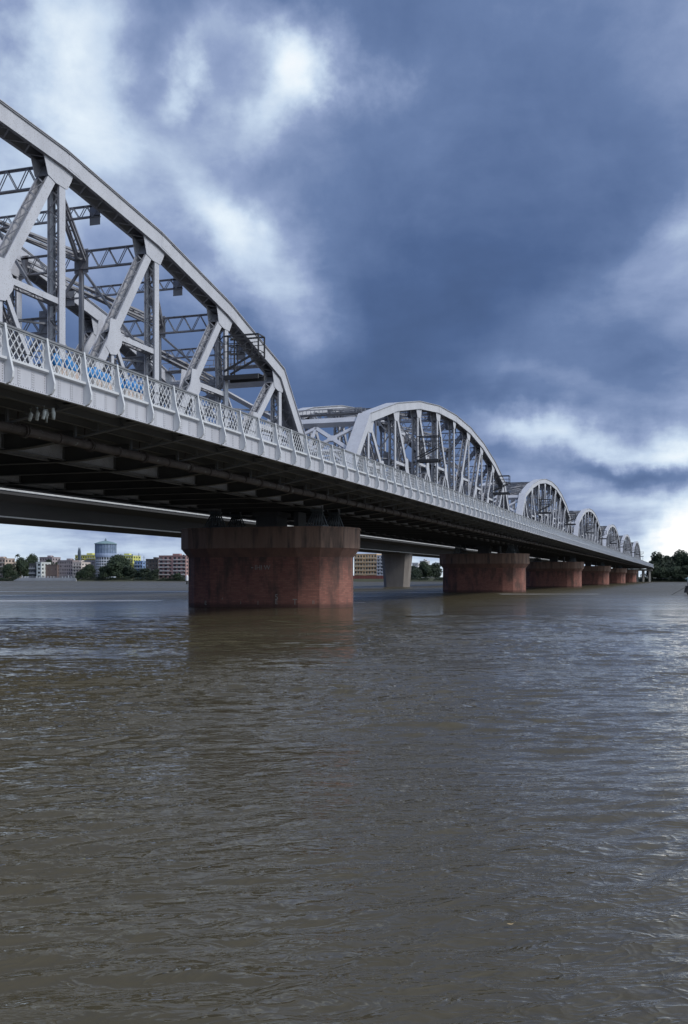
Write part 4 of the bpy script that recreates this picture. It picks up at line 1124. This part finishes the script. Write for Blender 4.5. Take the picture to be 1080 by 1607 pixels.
# riverside scrub
def scrub(px0, px1, zmax, Y, name, seed):
    rnd = random.Random(seed); mb = MB(); x0, x1 = X_at(px0, Y), X_at(px1, Y); n = int((x1 - x0) * 60)
    for i in range(n):
        x = rnd.uniform(x0, x1); top_ = zmax * (.55 + .28 * sin(x * .23) + .2 * sin(x * .71 + 1)); z = .3 + rnd.random() ** .7 * top_; y = Y + rnd.uniform(-2, 4)
        nn_ = Vector((rnd.gauss(0, 1), rnd.gauss(0, 1), rnd.gauss(0, 1))).normalized(); u = nn_.orthogonal().normalized(); v_ = nn_.cross(u); s_ = rnd.uniform(.35, .9)
        p = Vector((x, y, z)); mb.poly([p - u * s_ * .6, p + v_ * s_ * .4, p + u * s_ * .6, p - v_ * s_ * .4], [(0, 1, 2, 3)])
    tag(mb.build(name, LM[0]), 'dense dark riverside bushes along the waterline', 'bushes', kind='stuff')
scrub(112, 296, 6.0, 753, 'riverside_bushes', 3)
scrub(-10, 30, 6.5, 753, 'riverside_bushes', 4)
scrub(640, 700, 5.5, 753, 'riverside_bushes', 5)
scrub(1005, 1100, 12, 752, 'riverside_bushes', 6)
# far trees as a distant belt behind, beyond the frame edges too
# ================================================================ SMALL THINGS
# goods carts with blue drums on the near roadway
BLUE = mat('blue plastic', (.035, .24, .58), .4, var=.3, vscale=3); WSACK = mat('pale sacks', (.62, .58, .55), .8, var=.5, vscale=4); ORG = mat('peach cloth', (.62, .50, .44), .8)
cl = ['first load cart of round blue drums behind the lattice, nearest the left edge', 'middle load cart of round blue drums behind the lattice parapet', 'third load cart of round blue drums, farthest from the left edge']
for c, (ya, yb) in enumerate(((37.3, 39.4), (40.1, 42.0), (42.8, 45.0))):
    ym = (ya + yb) / 2
    R = thing('load_cart', (-27.7, ym, 11.4), cl[c], 'cart', 'load carts parked behind the parapet')
    mb = MB(); mb.box(-.45, .45, -(yb - ya) / 2, (yb - ya) / 2, .40, .52); mb.build('platform', MT['dark'], R)
    for k in range(6):
        mb = MB(); y0 = -(yb - ya) / 2 + .05 + k * (yb - ya - .1) / 6
        mb.prism([(y0, .53), (y0 + .30, .53), (y0 + .33, .8), (y0 + .26, 1.08), (y0 + .05, 1.1), (y0 - .02, .8)], -.42, .42, 'x'); mb.build('sack', ORG if k % 3 == 1 else WSACK, R)
    for s in (-.42, .42):
        for yy in (-.6, .6):
            mb = MB(); mb.tube([(s - .05, yy, .32), (s + .05, yy, .32)], .30, 14); mb.build('wheel', MT['dark'], R)
    for k in range(5):
        yy = ya + .2 + k * (yb - ya - .4) / 4
        mb = MB(); mb.tube([(0, 0, 0), (0, 0, .06), (0, 0, .3), (0, 0, .46), (0, 0, .52), (0, 0, .60)], [.17, .21, .215, .20, .12, .10], 12)
        d = mb.build('blue_drum', BLUE, None, smooth=True)
        jr = random.Random(c * 9 + k); d.location = (-27.7 + jr.uniform(-.1, .25), yy + jr.uniform(-.06, .06), 12.50); d.rotation_euler = (0, 0, jr.uniform(0, 3)); d.scale = (jr.uniform(.9, 1.1),) * 2 + (jr.uniform(.85, 1.05),)
        tag(d, 'round blue drum on the %s load cart behind the lattice' % ('first', 'middle', 'third')[c], 'drum', 'blue drums on the %s cart' % ('first', 'middle', 'third')[c])
# river marker behind the nearest pier
X = X_at(293.8, 400); 
R = thing('river_marker', (X, 400, 0), 'white marker with a dark foot in the river left of the widest pier', 'marker')
mb = MB(); mb.tube([(0, 0, -2), (0, 0, 1.5)], .45, 10); mb.build('base', MT['dark'], R)
mb = MB(); mb.tube([(0, 0, 1.5), (0, 0, 1.7), (0, 0, 3.6), (0, 0, 4.2)], [.5, .75, .6, .3], 10); mb.build('body', mat('marker white', (.75, .75, .8), .6), R)
# leaf and twig
def leaf(px, py, s, c, rz, label, nm):
    d = CAM_H * FPX / (py - CY); az_ = atan((px - CX) / FPX) - YAW; r_ = d / cos(atan((px - CX) / FPX))
    X, Y = r_ * sin(az_), r_ * cos(az_)
    mb = MB()
    mb.poly([(-1, 0, .25), (-.4, .35, .1), (.3, .42, .0), (1, .05, .3), (.3, -.38, .0), (-.4, -.3, .1), (0, 0, .02)], [(0, 1, 6), (1, 2, 6), (2, 3, 6), (3, 4, 6), (4, 5, 6), (5, 0, 6)])
    mb.poly([(1, .05, .3), (1.6, .2, .6), (1.55, .26, .6)], [(0, 1, 2)])
    o = mb.build(nm, mat(nm, c, .5)); o.location = (X, Y, .035); o.scale = (s, s, s); o.rotation_euler.z = rz
    tag(o, label, nm.split('_')[-1])
leaf(801, 1457, .032, (.50, .36, .18), .4, 'small tan leaf floating alone on the brown water near the bottom right', 'floating_leaf')
leaf(744, 1131, .05, (.75, .75, .75), 1.2, 'tiny white feather floating in mid river right of centre', 'floating_feather')

# ---- boat at the right edge
Yb = 2.9 * FPX / 26.5; azb = atan((1079 - CX) / FPX) - YAW
rb = Yb / cos(atan((1079 - CX) / FPX)); XB, YB = rb * sin(azb), rb * cos(azb)
R = thing('country_boat', (XB, YB, 0), 'dark wooden country boat at the right edge of the picture with a long oar', 'boat', rz=YAW + .1)
mb = MB(); L = 4.5; secs = []
for i in range(11):
    t = i / 10; x = t * 2 * L; w = .85 * sin(pi * min(max(t * .9 + .08, 0), 1)) ** .6; z0 = -.25 + 1.0 * abs(t - .5) ** 2.5 * 2.2; zt_ = .55 + 1.7 * abs(t - .5) ** 2.2 * 1.6
    secs.append([(x - .1, -w, zt_), (x, -w * .75, z0 + .12), (x, 0, z0 - .1), (x, w * .75, z0 + .12), (x - .1, w, zt_), (x, w * .62, z0 + .25), (x, -w * .62, z0 + .25)])
v = sum(secs, []); f = []
for i in range(10):
    for k in range(7): f.append((i * 7 + k, i * 7 + (k + 1) % 7, (i + 1) * 7 + (k + 1) % 7, (i + 1) * 7 + k))
f += [tuple(range(7))[::-1], tuple(range(70, 77))]
mb.poly(v, f); mb.prism([(-.35, .35), (2.4, .35), (2.4, 1.5), (-.1, 1.55)], -.7, .7, 'y'); mb.build('hull', MT['dark'], R)
mb = MB()
for x in (1.2, 3.0, 5.0): mb.box(x, x + .3, -.7, .7, .52, .57)
mb.build('thwart', BARK, R)
tag(MB().build('x', BARK), 'x')
bpy.data.objects.remove(bpy.data.objects['x'])
mb = MB(); mb.bar((-2.7, -.3, .12), (.0, -.05, 1.5), .09, .09); mb.bar((-3.1, -.33, -.1), (-2.1, -.26, .42), .06, .26)
ro = mb.build('oar', MT['dark'], None); ro.location = R.location; ro.rotation_euler = R.rotation_euler
tag(ro, 'long dark oar slanting from the boat down into the water, right edge', 'oar')
# boatman: one skinned body
def person(name, loc, label, joints, edges, cloth):
    me = bpy.data.meshes.new(name); names = list(joints)
    me.from_pydata([joints[k][0] for k in names], [(names.index(a), names.index(b)) for a, b in edges], [])
    o = bpy.data.objects.new(name, me); col.objects.link(o); o.location = loc
    md = o.modifiers.new('skin', 'SKIN'); md.use_smooth_shade = True
    for i, k in enumerate(names):
        r_ = joints[k][1]; me.skin_vertices[0].data[i].radius = (r_, r_)
    me.skin_vertices[0].data[0].use_root = True
    s_ = o.modifiers.new('sub', 'SUBSURF'); s_.levels = 1; s_.render_levels = 1
    me.materials.append(cloth)
    return tag(o, label, 'person')
J = {'hip': ((0, 0, .95), .15), 'waist': ((0, 0, 1.12), .14), 'chest': ((-.04, 0, 1.35), .17), 'neck': ((-.07, 0, 1.52), .06), 'head': ((-.09, 0, 1.62), .09), 'crown': ((-.09, 0, 1.72), .08),
     'shl': ((-.05, .2, 1.42), .07), 'ell': ((-.25, .27, 1.2), .05), 'hal': ((-.48, .16, 1.18), .035), 'shr': ((-.05, -.2, 1.42), .07), 'elr': ((-.28, -.22, 1.22), .05), 'har': ((-.5, -.08, 1.12), .035),
     'kl': ((-.06, .13, .5), .08), 'fl': ((.02, .14, .06), .05), 'tl': ((-.14, .15, .03), .04), 'kr': ((.05, -.13, .5), .08), 'fr': ((.12, -.14, .06), .05), 'tr': ((-.04, -.15, .03), .04)}
ED = [('hip', 'waist'), ('waist', 'chest'), ('chest', 'neck'), ('neck', 'head'), ('head', 'crown'), ('chest', 'shl'), ('shl', 'ell'), ('ell', 'hal'), ('chest', 'shr'), ('shr', 'elr'), ('elr', 'har'),
      ('hip', 'kl'), ('kl', 'fl'), ('fl', 'tl'), ('hip', 'kr'), ('kr', 'fr'), ('fr', 'tr')]
d_ = Vector((cos(YAW + .1), sin(YAW + .1), 0))
pm = bpy.data.materials.new('boatman colours'); pm.use_nodes = True
t = pm.node_tree; tc_ = N(t, 'ShaderNodeTexCoord'); sp = N(t, 'ShaderNodeSeparateXYZ', inp={0: tc_.outputs['Object']})
a1 = N(t, 'ShaderNodeMixRGB', inp={0: M_(t, 'GREATER_THAN', sp.outputs[2], 1.5), 1: (.38, .55, .58, 1), 2: (.13, .075, .05, 1)})
a2 = N(t, 'ShaderNodeMixRGB', inp={0: M_(t, 'GREATER_THAN', .9, sp.outputs[2]), 1: a1.outputs[0], 2: (.5, .6, .62, 1)})
a3 = N(t, 'ShaderNodeMixRGB', inp={0: M_(t, 'GREATER_THAN', .45, sp.outputs[2]), 1: a2.outputs[0], 2: (.13, .075, .05, 1)})
t.links.new(a3.outputs[0], t.nodes['Principled BSDF'].inputs['Base Color'])
bl = R.location + d_ * .1
pr = person('person', (bl.x, bl.y, 1.55), 'person in pale teal clothes standing in the boat and holding the oar', J, ED, pm)
pr.rotation_euler.z = YAW + .1
mb = MB(); mb.tube([(-.09, 0, 1.70), (-.08, 0, 1.78), (-.08, 0, 1.82)], [.10, .085, .03], 10); hr_ = mb.build('hair', MT['dark'], pr, smooth=True)
